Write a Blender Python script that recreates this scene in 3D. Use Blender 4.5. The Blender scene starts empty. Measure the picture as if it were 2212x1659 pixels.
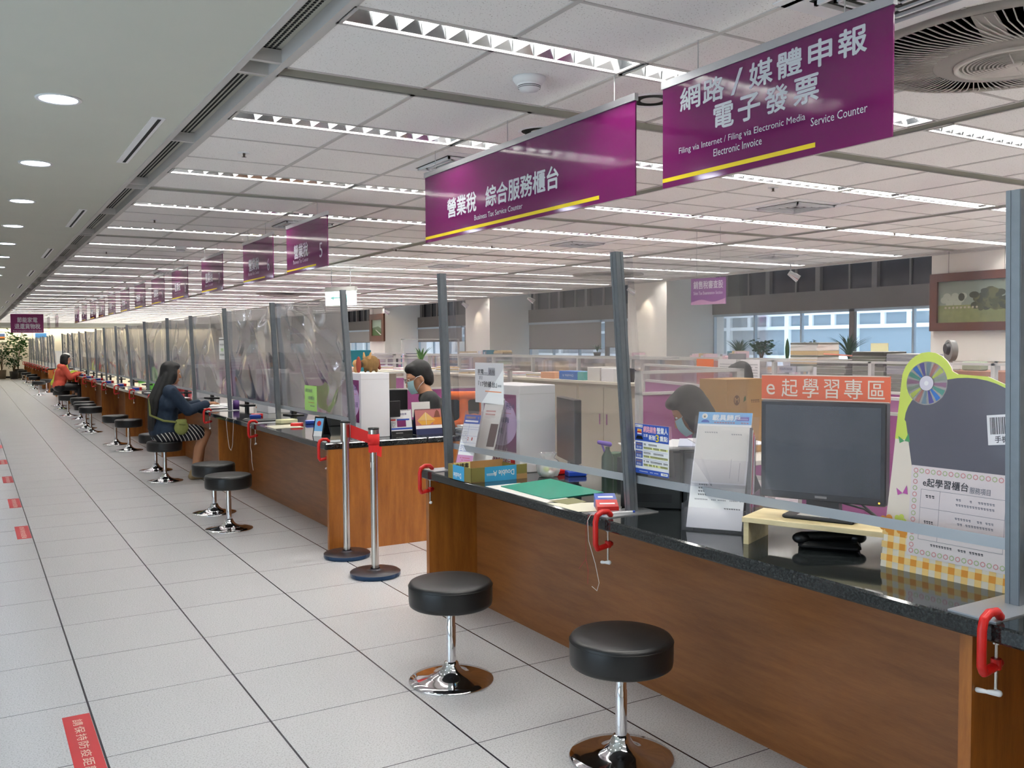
import bpy, math, random
from mathutils import Vector, Matrix
random.seed(7)
PI = math.pi
sc = bpy.context.scene
COL = sc.collection

# ------------------------------------------------------------------ camera, world, exposure
CAM_H = 1.48377
def setup_camera():
    yaw, pitch, roll, f = 0.537891762, -0.0439312579, -0.00616310807, 1961.13
    fwd = Vector((math.sin(yaw)*math.cos(pitch), math.cos(yaw)*math.cos(pitch), math.sin(pitch)))
    right = Vector((math.cos(yaw), -math.sin(yaw), 0)); up = right.cross(fwd)
    r2 = math.cos(roll)*right + math.sin(roll)*up
    u2 = -math.sin(roll)*right + math.cos(roll)*up
    m = Matrix((r2, u2, -fwd)).transposed().to_4x4()
    m.translation = Vector((0, 0, CAM_H))
    cd = bpy.data.cameras.new('camera'); cd.sensor_fit = 'HORIZONTAL'; cd.sensor_width = 36
    cd.lens = f/2212*36; cd.clip_start = .05; cd.clip_end = 300
    co = bpy.data.objects.new('camera', cd); co.matrix_world = m; COL.objects.link(co); sc.camera = co
setup_camera()
sc.view_settings.view_transform = 'Standard'; sc.view_settings.look = 'None'
sc.view_settings.gamma = 1; sc.view_settings.use_curve_mapping = False
sc.view_settings.exposure = 0.86
w = bpy.data.worlds.new('sky'); sc.world = w; w.use_nodes = True
w.node_tree.nodes['Background'].inputs[0].default_value = (0.66, 0.84, 1.0, 1)
w.node_tree.nodes['Background'].inputs[1].default_value = 1.7
sc.cycles.transparent_max_bounces = 24
sc.cycles.max_bounces = 8; sc.cycles.diffuse_bounces = 6; sc.cycles.glossy_bounces = 3
sc.cycles.transmission_bounces = 4
sc.cycles.sample_clamp_indirect = 8.0
sc.cycles.caustics_reflective = False; sc.cycles.caustics_refractive = False
sc.cycles.use_denoising = True
sc.cycles.use_adaptive_sampling = True; sc.cycles.adaptive_threshold = .015
TUBE = 34.0      # strength of the ceiling tubes
DOWN = 22.0     # strength of the downlights

# ------------------------------------------------------------------ materials
def lin(c):
    c = c/255
    return c/12.92 if c <= .04045 else ((c+.055)/1.055)**2.4
def rgb(h): return (lin(h[0]), lin(h[1]), lin(h[2]), 1)
MATS = {}
def M(name, col=None, rough=.5, metal=0, spec=.5, emit=0, alpha=1, noise=0, nscale=40, coat=0, fn=None):
    if name in MATS: return MATS[name]
    m = bpy.data.materials.new(name); m.use_nodes = True
    nt = m.node_tree; b = nt.nodes['Principled BSDF']
    b.inputs['Base Color'].default_value = rgb(col or (200, 200, 200))
    b.inputs['Roughness'].default_value = rough; b.inputs['Metallic'].default_value = metal
    b.inputs['Specular IOR Level'].default_value = spec
    if coat: b.inputs['Coat Weight'].default_value = coat; b.inputs['Coat Roughness'].default_value = .08
    if emit:
        b.inputs['Emission Color'].default_value = rgb(col); b.inputs['Emission Strength'].default_value = emit
    if alpha < 1: b.inputs['Alpha'].default_value = alpha
    if noise:
        tc = nt.nodes.new('ShaderNodeTexCoord'); n = nt.nodes.new('ShaderNodeTexNoise')
        n.inputs['Scale'].default_value = nscale; n.inputs['Detail'].default_value = 4
        mx = nt.nodes.new('ShaderNodeMix'); mx.data_type = 'RGBA'
        c = rgb(col)
        mx.inputs[6].default_value = (c[0]*(1-noise), c[1]*(1-noise), c[2]*(1-noise), 1)
        mx.inputs[7].default_value = (min(1, c[0]*(1+noise)), min(1, c[1]*(1+noise)), min(1, c[2]*(1+noise)), 1)
        nt.links.new(tc.outputs['Object'], n.inputs['Vector']); nt.links.new(n.outputs[0], mx.inputs[0])
        nt.links.new(mx.outputs[2], b.inputs['Base Color'])
    if fn: fn(nt, b)
    MATS[name] = m
    return m
def node(nt, t, **k):
    n = nt.nodes.new(t)
    for a, v in k.items(): setattr(n, a, v)
    return n
def mathn(nt, op, a, b=None, clamp=False):
    n = nt.nodes.new('ShaderNodeMath'); n.operation = op; n.use_clamp = clamp
    for i, v in enumerate((a, b)):
        if v is None: continue
        if hasattr(v, 'name') or hasattr(v, 'is_linked'): nt.links.new(v, n.inputs[i])
        else: n.inputs[i].default_value = v
    return n.outputs[0]
def mixc(nt, fac, a, b):
    n = nt.nodes.new('ShaderNodeMix'); n.data_type = 'RGBA'
    if hasattr(fac, 'is_linked'): nt.links.new(fac, n.inputs[0])
    else: n.inputs[0].default_value = fac
    for i, v in ((6, a), (7, b)):
        if hasattr(v, 'is_linked'): nt.links.new(v, n.inputs[i])
        else: n.inputs[i].default_value = v
    return n.outputs[2]
def noise_tex(nt, vec, scale, detail=3, rough=.5):
    n = nt.nodes.new('ShaderNodeTexNoise'); n.inputs['Scale'].default_value = scale
    n.inputs['Detail'].default_value = detail; n.inputs['Roughness'].default_value = rough
    nt.links.new(vec, n.inputs['Vector']); return n.outputs[0]
def geo_xyz(nt):
    g = nt.nodes.new('ShaderNodeNewGeometry'); s = nt.nodes.new('ShaderNodeSeparateXYZ')
    nt.links.new(g.outputs['Position'], s.inputs[0]); return g.outputs['Position'], s.outputs
def floor_fn(nt, b):
    pos, s = geo_xyz(nt)
    def seam(v, off, half):
        t = mathn(nt, 'ADD', v, -off); t = mathn(nt, 'DIVIDE', t, .6); f = mathn(nt, 'FRACT', t)
        d = mathn(nt, 'ABSOLUTE', mathn(nt, 'SUBTRACT', f, .5))
        return mathn(nt, 'GREATER_THAN', d, .5-half/.6)
    sx = seam(s[0], -.2187, .0040); sy = seam(s[1], 2.921, .0021)
    n1 = noise_tex(nt, pos, 160, 3); n2 = noise_tex(nt, pos, 1.2, 2); n3 = noise_tex(nt, pos, 420, 2)
    r = node(nt, 'ShaderNodeValToRGB'); r.color_ramp.elements[0].position = .33; r.color_ramp.elements[1].position = .52
    r.color_ramp.elements[0].color = rgb((166, 165, 165)); r.color_ramp.elements[1].color = rgb((203, 203, 204))
    nt.links.new(n1, r.inputs[0])
    c = mixc(nt, mathn(nt, 'MULTIPLY', n2, .3), r.outputs[0], rgb((212, 212, 212)))
    c = mixc(nt, mathn(nt, 'LESS_THAN', n3, .33), c, rgb((150, 140, 140)))
    c = mixc(nt, sy, c, rgb((66, 58, 66))); c = mixc(nt, sx, c, rgb((34, 33, 44)))
    nt.links.new(c, b.inputs['Base Color'])
def ceil_fn(nt, b):
    pos, s = geo_xyz(nt)
    n1 = noise_tex(nt, pos, 150, 2); n2 = noise_tex(nt, pos, .8, 2)
    c = mixc(nt, mathn(nt, 'GREATER_THAN', n1, .66), rgb((246, 243, 240)), rgb((190, 182, 178)))
    c = mixc(nt, mathn(nt, 'MULTIPLY', n2, .15), c, rgb((232, 228, 222)))
    nt.links.new(c, b.inputs['Base Color'])
def wood_fn(c1, c2, axis=0, sc_=(1.2, 1.2, 14)):
    def f(nt, b):
        tc = node(nt, 'ShaderNodeTexCoord'); mp = node(nt, 'ShaderNodeMapping')
        mp.inputs['Scale'].default_value = sc_
        nt.links.new(tc.outputs['Object'], mp.inputs[0])
        n1 = noise_tex(nt, mp.outputs[0], 3.0, 5, .6); n2 = noise_tex(nt, mp.outputs[0], 30, 3, .6)
        m = mathn(nt, 'ADD', mathn(nt, 'MULTIPLY', n1, .75), mathn(nt, 'MULTIPLY', n2, .25))
        r = node(nt, 'ShaderNodeValToRGB'); r.color_ramp.elements[0].position = .35; r.color_ramp.elements[1].position = .65
        r.color_ramp.elements[0].color = rgb(c1); r.color_ramp.elements[1].color = rgb(c2)
        nt.links.new(m, r.inputs[0]); nt.links.new(r.outputs[0], b.inputs['Base Color'])
    return f
def granite_fn(nt, b):
    pos, s = geo_xyz(nt); n = noise_tex(nt, pos, 130, 4, .7)
    r = node(nt, 'ShaderNodeValToRGB'); r.color_ramp.elements[0].position = .45; r.color_ramp.elements[1].position = .75
    r.color_ramp.elements[0].color = rgb((22, 25, 26)); r.color_ramp.elements[1].color = rgb((64, 70, 70))
    nt.links.new(n, r.inputs[0]); nt.links.new(r.outputs[0], b.inputs['Base Color'])
def film_mat(name, haze, gloss, tint=(226, 220, 232), rough=.07):
    if name in MATS: return MATS[name]
    m = bpy.data.materials.new(name); m.use_nodes = True; nt = m.node_tree
    nt.nodes.remove(nt.nodes['Principled BSDF']); out = nt.nodes['Material Output']
    t = node(nt, 'ShaderNodeBsdfTransparent'); t.inputs[0].default_value = rgb((250, 249, 251))
    d = node(nt, 'ShaderNodeBsdfDiffuse'); d.inputs[0].default_value = rgb(tint)
    tr = node(nt, 'ShaderNodeBsdfTranslucent'); tr.inputs[0].default_value = rgb(tint)
    g = node(nt, 'ShaderNodeBsdfGlossy'); g.inputs['Roughness'].default_value = rough
    a = node(nt, 'ShaderNodeAddShader'); nt.links.new(d.outputs[0], a.inputs[0]); nt.links.new(tr.outputs[0], a.inputs[1])
    tc = node(nt, 'ShaderNodeTexCoord'); mp = node(nt, 'ShaderNodeMapping'); mp.inputs['Scale'].default_value = (1, 3, 1.2)
    nt.links.new(tc.outputs['Object'], mp.inputs[0]); n = noise_tex(nt, mp.outputs[0], 2.2, 3, .6)
    hz = mathn(nt, 'MULTIPLY', n, haze*2)
    m1 = node(nt, 'ShaderNodeMixShader'); nt.links.new(hz, m1.inputs[0])
    nt.links.new(t.outputs[0], m1.inputs[1]); nt.links.new(a.outputs[0], m1.inputs[2])
    fr = node(nt, 'ShaderNodeFresnel'); fr.inputs[0].default_value = 1.45
    fg = mathn(nt, 'MULTIPLY', fr.outputs[0], gloss, True)
    m2 = node(nt, 'ShaderNodeMixShader'); nt.links.new(fg, m2.inputs[0])
    nt.links.new(m1.outputs[0], m2.inputs[1]); nt.links.new(g.outputs[0], m2.inputs[2])
    nt.links.new(m2.outputs[0], out.inputs[0])
    MATS[name] = m; return m

floor_m = M('speckled floor tile', (205, 200, 204), .27, fn=floor_fn)
tile_m = M('mineral ceiling tile', (222, 218, 218), .9, spec=.2, fn=ceil_fn)
plaster = M('ceiling plaster', (204, 205, 194), .85, spec=.2, noise=.03, nscale=3)
white_wall = M('white wall paint', (238, 234, 226), .8, noise=.03, nscale=2)
grid_m = M('ceiling grid metal', (196, 192, 188), .5)
recess_m = M('channel grey', (186, 184, 172), .6)
dark = M('black recess', (18, 18, 18), .8)
tube_m = M('tube glow', (255, 252, 246), emit=TUBE)
louvre_m = M('louvre aluminium', (235, 238, 240), .35, .0)
mirror_m = M('lamp reflector', (206, 208, 210), .16, 1)
housing_m = M('lamp housing', (190, 192, 190), .35, .5)
wood = M('orange veneer', (190, 118, 52), .38, fn=wood_fn((140, 80, 26), (172, 106, 40), sc_=(9, 9, 1.0)))
woodh = M('reddish brown veneer', (160, 95, 55), .36, fn=wood_fn((126, 76, 38), (152, 96, 50), sc_=(1, .9, 9)))
pine = M('pale pine', (226, 208, 160), .5, fn=wood_fn((214, 194, 142), (236, 220, 178), sc_=(1.2, 9, 9)))
granite = M('polished granite', (45, 48, 48), .07, fn=granite_fn)
steel = M('galvanised steel', (128, 134, 140), .42, .75, noise=.12, nscale=30)
alu = M('brushed aluminium', (196, 198, 202), .34, .8)
chrome = M('chrome', (235, 235, 238), .06, 1)
ssteel = M('satin stainless steel', (200, 196, 190), .18, 1)
leather = M('black leatherette', (22, 22, 23), .38, noise=.2, nscale=200)
purple = M('glossy purple sign face', (106, 18, 84), .08, noise=.22, nscale=1.6, coat=.3)
purple2 = M('purple print', (120, 30, 96), .4)
silver_txt = M('silver lettering', (206, 208, 214), .4)
white = M('white', (238, 238, 238), .5)
offw = M('off white', (222, 220, 214), .6)
yellow = M('yellow stripe', (232, 206, 32), .4)
black = M('black plastic', (20, 20, 22), .4)
screen = M('dark screen', (28, 29, 32), .25)
dgray = M('dark grey plastic', (44, 46, 46), .5)
gray = M('grey plastic', (130, 130, 128), .5)
lgray = M('pale grey', (196, 196, 192), .5)
red = M('red enamel', (200, 28, 24), .35)
redcloth = M('red webbing', (214, 30, 30), .7)
blue = M('blue plastic', (36, 72, 170), .35)
navy = M('navy', (36, 42, 84), .5)
printblue = M('print blue', (44, 84, 178), .5)
skyblue = M('print sky blue', (120, 180, 226), .5)
bblue = M('print cyan', (60, 160, 206), .5)
orange = M('print orange', (226, 104, 62), .5)
orangef = M('orange fabric', (238, 112, 34), .8)
green = M('green mat', (20, 132, 108), .4)
lgreen = M('pale green paper', (168, 216, 120), .6)
lime = M('lime print', (204, 222, 88), .5)
pink = M('pink print', (206, 150, 190), .5)
lilac = M('lilac print', (204, 176, 214), .5)
redprint = M('red print', (196, 44, 40), .5)
ink = M('black ink', (40, 40, 44), .6)
inkg = M('grey ink', (120, 122, 130), .6)
card = M('brown cardboard', (168, 132, 84), .8, noise=.08)
olive = M('olive cardboard', (128, 118, 60), .7)
cream = M('cream board', (232, 222, 204), .6)
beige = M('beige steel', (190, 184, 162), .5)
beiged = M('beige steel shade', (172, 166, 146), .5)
plum = M('plum partition cloth', (150, 80, 132), .9, noise=.08, nscale=60)
gold = M('gold print', (214, 160, 60), .5)
acr = film_mat('clear acrylic', .03, .5, (235, 240, 245), .03)
leafg = M('leaf green', (62, 112, 52), .5, noise=.3, nscale=14)
leafd = M('deep leaf green', (38, 84, 44), .5, noise=.3, nscale=14)
potm = M('dark pot', (52, 50, 46), .6)
skin = M('skin', (206, 154, 120), .55)
skin2 = M('warm skin', (196, 142, 106), .55)
hairb = M('black hair', (12, 11, 11), .6, noise=.3, nscale=60)
hairg = M('greying hair', (42, 38, 36), .75, noise=.35, nscale=60)
maskm = M('pale blue face mask', (172, 212, 220), .8)

# ------------------------------------------------------------------ text cache
TXT = {}
def glyphs(s, bold=0.0, res=2):
    k = (s, bold, res)
    if k in TXT: return TXT[k]
    cu = bpy.data.curves.new('tmp', 'FONT'); cu.body = s; cu.size = 1; cu.resolution_u = res
    cu.offset = bold; cu.fill_mode = 'FRONT' if hasattr(cu, 'fill_mode') else 'BOTH'
    ob = bpy.data.objects.new('tmp', cu); COL.objects.link(ob)
    dg = bpy.context.evaluated_depsgraph_get(); dg.update()
    me = ob.evaluated_get(dg).to_mesh()
    vs = [tuple(v.co[:2]) for v in me.vertices]; fs = [tuple(p.vertices) for p in me.polygons]
    ob.evaluated_get(dg).to_mesh_clear()
    bpy.data.objects.remove(ob); bpy.data.curves.remove(cu)
    if not vs: vs = [(0, 0)]
    x0 = min(v[0] for v in vs); x1 = max(v[0] for v in vs); y0 = min(v[1] for v in vs); y1 = max(v[1] for v in vs)
    w_, h_ = max(x1-x0, 1e-6), max(y1-y0, 1e-6)
    vs = [((v[0]-x0)/w_, (v[1]-y0)/h_) for v in vs]
    TXT[k] = (vs, fs, w_/h_); return TXT[k]

# ------------------------------------------------------------------ mesh builder
class MB:
    def __init__(s): s.v = []; s.f = []; s.m = []; s.mats = []; s.T = None; s.sm = []
    def mi(s, mat):
        if mat not in s.mats: s.mats.append(mat)
        return s.mats.index(mat)
    def add(s, vs, fs, mat, smooth=False):
        b = len(s.v)
        for p in vs:
            p = Vector(p)
            if s.T is not None: p = s.T @ p
            s.v.append(p[:])
        i = s.mi(mat)
        for f in fs: s.f.append(tuple(b+k for k in f)); s.m.append(i); s.sm.append(smooth)
        return s
    def box(s, x0, x1, y0, y1, z0, z1, mat):
        vs = [(x, y, z) for z in (z0, z1) for y in (y0, y1) for x in (x0, x1)]
        return s.add(vs, [(0, 2, 3, 1), (4, 5, 7, 6), (0, 1, 5, 4), (2, 6, 7, 3), (0, 4, 6, 2), (1, 3, 7, 5)], mat)
    def cbox(s, x0, x1, y0, y1, z0, z1, mat, c=.004):
        """box with chamfered vertical and top edges"""
        def ring(d, z): return [(x0+d+(c-d)*a, y0+d+(c-d)*b_, z) for a, b_ in ()]
        def oct_(d, z):
            X0, X1, Y0, Y1 = x0+d, x1-d, y0+d, y1-d
            return [(X0+c, Y0, z), (X1-c, Y0, z), (X1, Y0+c, z), (X1, Y1-c, z), (X1-c, Y1, z), (X0+c, Y1, z), (X0, Y1-c, z), (X0, Y0+c, z)]
        rs = oct_(c, z0)+oct_(0, z0+c)+oct_(0, z1-c)+oct_(c, z1)
        fs = [tuple(range(7, -1, -1)), tuple(range(24, 32))]
        for k in range(3):
            for i in range(8):
                j = (i+1) % 8; fs.append((k*8+i, k*8+j, k*8+8+j, k*8+8+i))
        return s.add(rs, fs, mat)
    def quad(s, a, b, c, d, mat): return s.add([a, b, c, d], [(0, 1, 2, 3)], mat)
    def rect(s, x0, x1, z0, z1, mat, y=-.0006):
        return s.add([(x0, y, z0), (x1, y, z0), (x1, y, z1), (x0, y, z1)], [(0, 1, 2, 3)], mat)
    def ell(s, cx, cz, rx, rz, mat, y=-.0006, n=28, a0=0, a1=2*PI):
        vs = [(cx, y, cz)]+[(cx+rx*math.cos(a0+(a1-a0)*i/n), y, cz+rz*math.sin(a0+(a1-a0)*i/n)) for i in range(n+1)]
        return s.add(vs, [(0, i+1, i+2) for i in range(n)], mat)
    def poly(s, pts, mat, y=-.0006): return s.add([(p[0], y, p[1]) for p in pts], [tuple(range(len(pts)))], mat)
    def text(s, t, x0, x1, z0, z1, mat, y=-.0012, bold=.0, res=2, rot=0):
        vs, fs, _ = glyphs(t, 0.0, res)
        if bold > .004 and (z1-z0) > .012:
            d = bold*.55*(z1-z0)
            for k, (a, c) in enumerate(((-d, 0), (d, 0), (0, -d), (0, d))): s.text(t, x0+a, x1+a, z0+c, z1+c, mat, y-.00002*(k+1), 0, res, rot)
        if rot: P = [(x0+(x1-x0)*(1-v[0]), y, z0+(z1-z0)*(1-v[1])) for v in vs]
        else: P = [(x0+(x1-x0)*v[0], y, z0+(z1-z0)*v[1]) for v in vs]
        return s.add(P, fs, mat)
    def scrawl(s, x0, x1, z0, z1, mat, n=10, y=-.0008, seed=1):
        """a line of small characters: bars broken like words"""
        r = random.Random(seed); x = x0; w_ = (x1-x0)/n
        for i in range(n):
            if r.random() < .12: continue
            a = x0+i*w_; s.rect(a+w_*.1, a+w_*.85, z0+(z1-z0)*.55, z1, mat, y); s.rect(a+w_*.3, a+w_*.9, z0, z0+(z1-z0)*.35, mat, y)
        return s
    def cyl(s, p0, p1, r0, r1, mat, n=16, cap=True, smooth=True):
        p0, p1 = Vector(p0), Vector(p1); d = (p1-p0).normalized()
        u = d.orthogonal().normalized(); w_ = d.cross(u)
        vs = [p0+(u*math.cos(2*PI*i/n)+w_*math.sin(2*PI*i/n))*r0 for i in range(n)]+[p1+(u*math.cos(2*PI*i/n)+w_*math.sin(2*PI*i/n))*r1 for i in range(n)]
        s.add(vs, [(i, (i+1) % n, n+(i+1) % n, n+i) for i in range(n)], mat, smooth)
        if cap: s.add(vs[:n], [tuple(range(n-1, -1, -1))], mat); s.add(vs[n:], [tuple(range(n))], mat)
        return s
    def lathe(s, prof, mat, c=(0, 0), n=32, smooth=True):
        vs = []
        for r, z in prof: vs += [(c[0]+r*math.cos(2*PI*i/n), c[1]+r*math.sin(2*PI*i/n), z) for i in range(n)]
        fs = []
        for k in range(len(prof)-1):
            for i in range(n):
                j = (i+1) % n; fs.append((k*n+i, k*n+j, (k+1)*n+j, (k+1)*n+i))
        return s.add(vs, fs, mat, smooth)
    def tube(s, pts, r, mat, n=8):
        P = [Vector(p) for p in pts]; vs = []; fs = []
        u = None
        for i, p in enumerate(P):
            d = (P[min(i+1, len(P)-1)]-P[max(i-1, 0)]).normalized()
            if u is None: u = d.orthogonal().normalized()
            u = (u-d*u.dot(d)).normalized(); w_ = d.cross(u)
            rr = r[i] if isinstance(r, (list, tuple)) else r
            vs += [p+(u*math.cos(2*PI*k/n)+w_*math.sin(2*PI*k/n))*rr for k in range(n)]
        for i in range(len(P)-1):
            for k in range(n):
                j = (k+1) % n; fs.append((i*n+k, i*n+j, (i+1)*n+j, (i+1)*n+k))
        fs.append(tuple(range(n-1, -1, -1))); fs.append(tuple((len(P)-1)*n+k for k in range(n)))
        return s.add(vs, fs, mat, True)
    def blob(s, c, r, mat, n=14, m=9):
        if not isinstance(r, (tuple, list)): r = (r, r, r)
        vs = [(c[0], c[1], c[2]-r[2])]; fs = []
        for j in range(1, m):
            t = PI*j/m-PI/2
            vs += [(c[0]+r[0]*math.cos(t)*math.cos(2*PI*i/n), c[1]+r[1]*math.cos(t)*math.sin(2*PI*i/n), c[2]+r[2]*math.sin(t)) for i in range(n)]
        vs.append((c[0], c[1], c[2]+r[2])); L = len(vs)-1
        for i in range(n):
            j = (i+1) % n; fs.append((0, 1+j, 1+i)); fs.append((L, 1+(m-2)*n+i, 1+(m-2)*n+j))
            for k in range(m-2): fs.append((1+k*n+i, 1+k*n+j, 1+(k+1)*n+j, 1+(k+1)*n+i))
        return s.add(vs, fs, mat, True)
    def capsule(s, a, b, ra, rb, mat, n=12):
        a, b = Vector(a), Vector(b); d = b-a; L = d.length
        if L < 1e-5: return s.blob(a, ra, mat)
        d /= L; pts = []; rs = []
        for t in (-90, -60, -30, 0): pts.append(a+d*ra*math.sin(math.radians(t))); rs.append(max(.0005, ra*math.cos(math.radians(t))))
        for t in (0, 30, 60, 90): pts.append(b+d*rb*math.sin(math.radians(t))); rs.append(max(.0005, rb*math.cos(math.radians(t))))
        return s.tube(pts, rs, mat, n)
    def build(s, name, parent=None, loc=(0, 0, 0), rz=0, label=None, cat=None, group=None, kind=None, bevel=0):
        me = bpy.data.meshes.new(name); me.from_pydata(s.v, [], s.f)
        for m in s.mats: me.materials.append(m)
        me.polygons.foreach_set('material_index', s.m); me.polygons.foreach_set('use_smooth', s.sm)
        me.update()
        o = bpy.data.objects.new(name, me); COL.objects.link(o)
        o.location = loc; o.rotation_euler = (0, 0, rz)
        if parent: o.parent = parent
        tag(o, label, cat, group, kind)
        if bevel:
            b = o.modifiers.new('edge', 'BEVEL'); b.width = bevel; b.segments = 2; b.limit_method = 'ANGLE'
        return o
def tag(o, label=None, cat=None, group=None, kind=None):
    if label: o['label'] = label
    if cat: o['category'] = cat
    if group: o['group'] = group
    if kind: o['kind'] = kind
    return o
def thing(name, label, cat, loc=(0, 0, 0), rz=0, group=None):
    o = bpy.data.objects.new(name, None); o.empty_display_size = .1; COL.objects.link(o)
    o.location = loc; o.rotation_euler = (0, 0, rz)
    return tag(o, label, cat, group)
def dup(root, loc, rz=None, label=None, group=None):
    def cp(o, par):
        c = o.copy(); COL.objects.link(c)
        if par is not None: c.parent = par
        for ch in KIDS.get(o.name, [x for x in o.children]): cp(ch, c)
        return c
    r = cp(root, None); r.location = loc
    if rz is not None: r.rotation_euler = (0, 0, rz)
    if label: r['label'] = label
    if group: r['group'] = group
    return r
KIDS = {}
ORD = ('first second third fourth fifth sixth seventh eighth ninth tenth eleventh twelfth thirteenth fourteenth fifteenth sixteenth '
       'seventeenth eighteenth nineteenth twentieth twenty-first twenty-second twenty-third twenty-fourth twenty-fifth').split()
W90 = -PI/2      # turns a panel facing -Y into one facing the aisle (-X), read left to right

# ------------------------------------------------------------------ shell
CZ = 2.574
Y0, Y1 = -2.2, 49.6
MB().quad((-2.8, Y0, 0), (11.6, Y0, 0), (11.6, 51, 0), (-2.8, 51, 0), floor_m).build('floor', kind='structure')
XB = 1.09; XE = 10.24
CH = [3.555+3.06*k for k in range(-2, 15)]
MODC = [(4.14, 4.24), (7.15, 7.25)]
def ceiling():
    b = MB()
    # plaster over the aisle with round holes left to the downlight rims
    b.quad((-2.8, Y0, CZ), (-2.8, 46.2, CZ), (.917, 46.2, CZ), (.917, Y0, CZ), plaster)
    b.build('ceiling', kind='structure')
    b = MB(); rows = []
    for c in CH: rows += [(c, c+.115), (c+.76, c+.92), (c+2.315, c+2.475)]
    y = Y0
    xs = [XB]+[v for a in MODC for v in a]+[XE]
    for a, d in rows:
        if d < Y0 or a > 46: continue
        a = max(a, Y0)
        for i in range(0, len(xs), 2):
            if a > y: b.quad((xs[i], y, CZ), (xs[i], a, CZ), (xs[i+1], a, CZ), (xs[i+1], y, CZ), tile_m)
        y = d
    for i in range(0, len(xs), 2): b.quad((xs[i], y, CZ), (xs[i], 46.2, CZ), (xs[i+1], 46.2, CZ), (xs[i+1], y, CZ), tile_m)
    b.build('ceiling', kind='structure')
    # grid of tee bars
    b = MB()
    for k in range(0, 16):
        x = XB+.603*k
        if any(a-.06 < x < d+.06 for a, d in MODC): continue
        y = Y0
        for a, d in rows:
            if d < Y0 or a > 46: continue
            if a > y: b.box(x-.011, x+.011, y, a, CZ-.004, CZ+.002, grid_m)
            y = d
    for c in CH:
        for off in (1.34, 1.915):
            if Y0 < c+off < 46:
                for i in range(0, len(xs), 2): b.box(xs[i], xs[i+1], c+off-.007, c+off+.007, CZ-.0035, CZ+.002, grid_m)
        for off in (-.012, .115, .748, .92, 2.303, 2.475):
            if Y0 < c+off < 46:
                for i in range(0, len(xs), 2): b.box(xs[i], xs[i+1], c+off, c+off+.012, CZ-.004, CZ+.002, grid_m)
    for a, d in MODC: b.box(a-.015, a, Y0, 46, CZ-.004, CZ+.002, grid_m); b.box(d, d+.015, Y0, 46, CZ-.004, CZ+.002, grid_m)
    b.build('trim_1', kind='structure')
    # recessed grey channels across and along
    b = MB(); h = .055
    for c in CH:
        if c < Y0 or c > 46: continue
        for i in range(0, len(xs), 2):
            x0, x1 = xs[i], xs[i+1]
            b.quad((x0, c, CZ), (x0, c, CZ+h), (x1, c, CZ+h), (x1, c, CZ), recess_m)
            b.quad((x0, c+.115, CZ), (x1, c+.115, CZ), (x1, c+.115, CZ+h), (x0, c+.115, CZ+h), recess_m)
            b.quad((x0, c, CZ+h), (x0, c+.115, CZ+h), (x1, c+.115, CZ+h), (x1, c, CZ+h), recess_m)
            if c < 12:
                n = int((x1-x0)/.055)
                for k in range(n): b.box(x0+k*.055, x0+k*.055+.03, c+.04, c+.06, CZ+h-.002, CZ+h-.001, dark)
    for a, d in MODC:
        for (p, q) in ((a, a), (d, d)): b.quad((p, Y0, CZ), (p, 46, CZ), (p, 46, CZ+h), (p, Y0, CZ+h), recess_m)
        b.quad((a, Y0, CZ+h), (d, Y0, CZ+h), (d, 46, CZ+h), (a, 46, CZ+h), recess_m)
    b.build('trim_2', kind='structure')
    # perforated air slot between the aisle plaster and the tiles
    b = MB()
    b.box(.917, .945, Y0, 46.2, CZ-.006, CZ+.05, grid_m); b.box(1.062, 1.09, Y0, 46.2, CZ-.006, CZ+.05, grid_m)
    b.quad((.945, Y0, CZ+.05), (.945, 46.2, CZ+.05), (1.062, 46.2, CZ+.05), (1.062, Y0, CZ+.05), recess_m)
    for c in CH:
        for yy in (c-.05, c+.13, c+1.53):
            if Y0 < yy < 46: b.box(.945, 1.062, yy-.01, yy+.01, CZ-.004, CZ+.045, grid_m)
        for q in ((c-.05, c-.02), (c+.15, c+.17)): b.box(.945, 1.062, q[0], q[1], CZ+.0, CZ+.044, recess_m)
    for r in range(5):
        x = .957+r*.0185
        if True:
            y = .5
            while y < 9:
                b.box(x, x+.009, y, y+.012, CZ+.047, CZ+.049, dark); y += .022
            b.box(x+.001, x+.008, 9, 46, CZ+.047, CZ+.049, dark)
    b.build('trim_3', kind='structure')
ceiling()
# roof slab above the tiles so no sky leaks in
MB().box(-2.9, 10.3, Y0-.1, 51, CZ+.16, CZ+.26, dgray).build('ceiling', kind='structure')
MB().box(-2.9, -2.8, Y0, .4, 0, 2.75, white_wall).box(-2.9, -2.8, 4.4, 51, 0, 2.75, white_wall).box(-2.9, -2.8, .4, 4.4, 2.2, 2.75, white_wall).box(-2.9, -2.8, .4, 4.4, 0, .12, white_wall).build('wall_left', kind='structure')
MB().box(-2.9, 11.7, Y0-.1, Y0, 0, 3.2, white_wall).build('wall_back', kind='structure')
MB().box(-2.9, 11.7, 49.8, 49.9, 0, 3.2, white_wall).build('wall_far', kind='structure')
# bulkhead with a lit cove in front of the far wall
MB().box(-2.8, 11.3, 46.26, 49.2, 2.375, 2.5, plaster).box(-2.8, 11.3, 46.2, 46.25, 2.375, 2.80, plaster).build('trim_4', kind='structure')
MB().box(-2.7, 11, 49.4, 49.5, 2.42, 2.44, M('cove glow', (255, 240, 205), emit=16)).build('cove_light', label='warm linear cove lamp washing the far end wall', cat='light')
MB().box(-2.8, 11.3, 49.6, 49.8, 0, .09, dark).build('baseboard_far', kind='structure')

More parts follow.
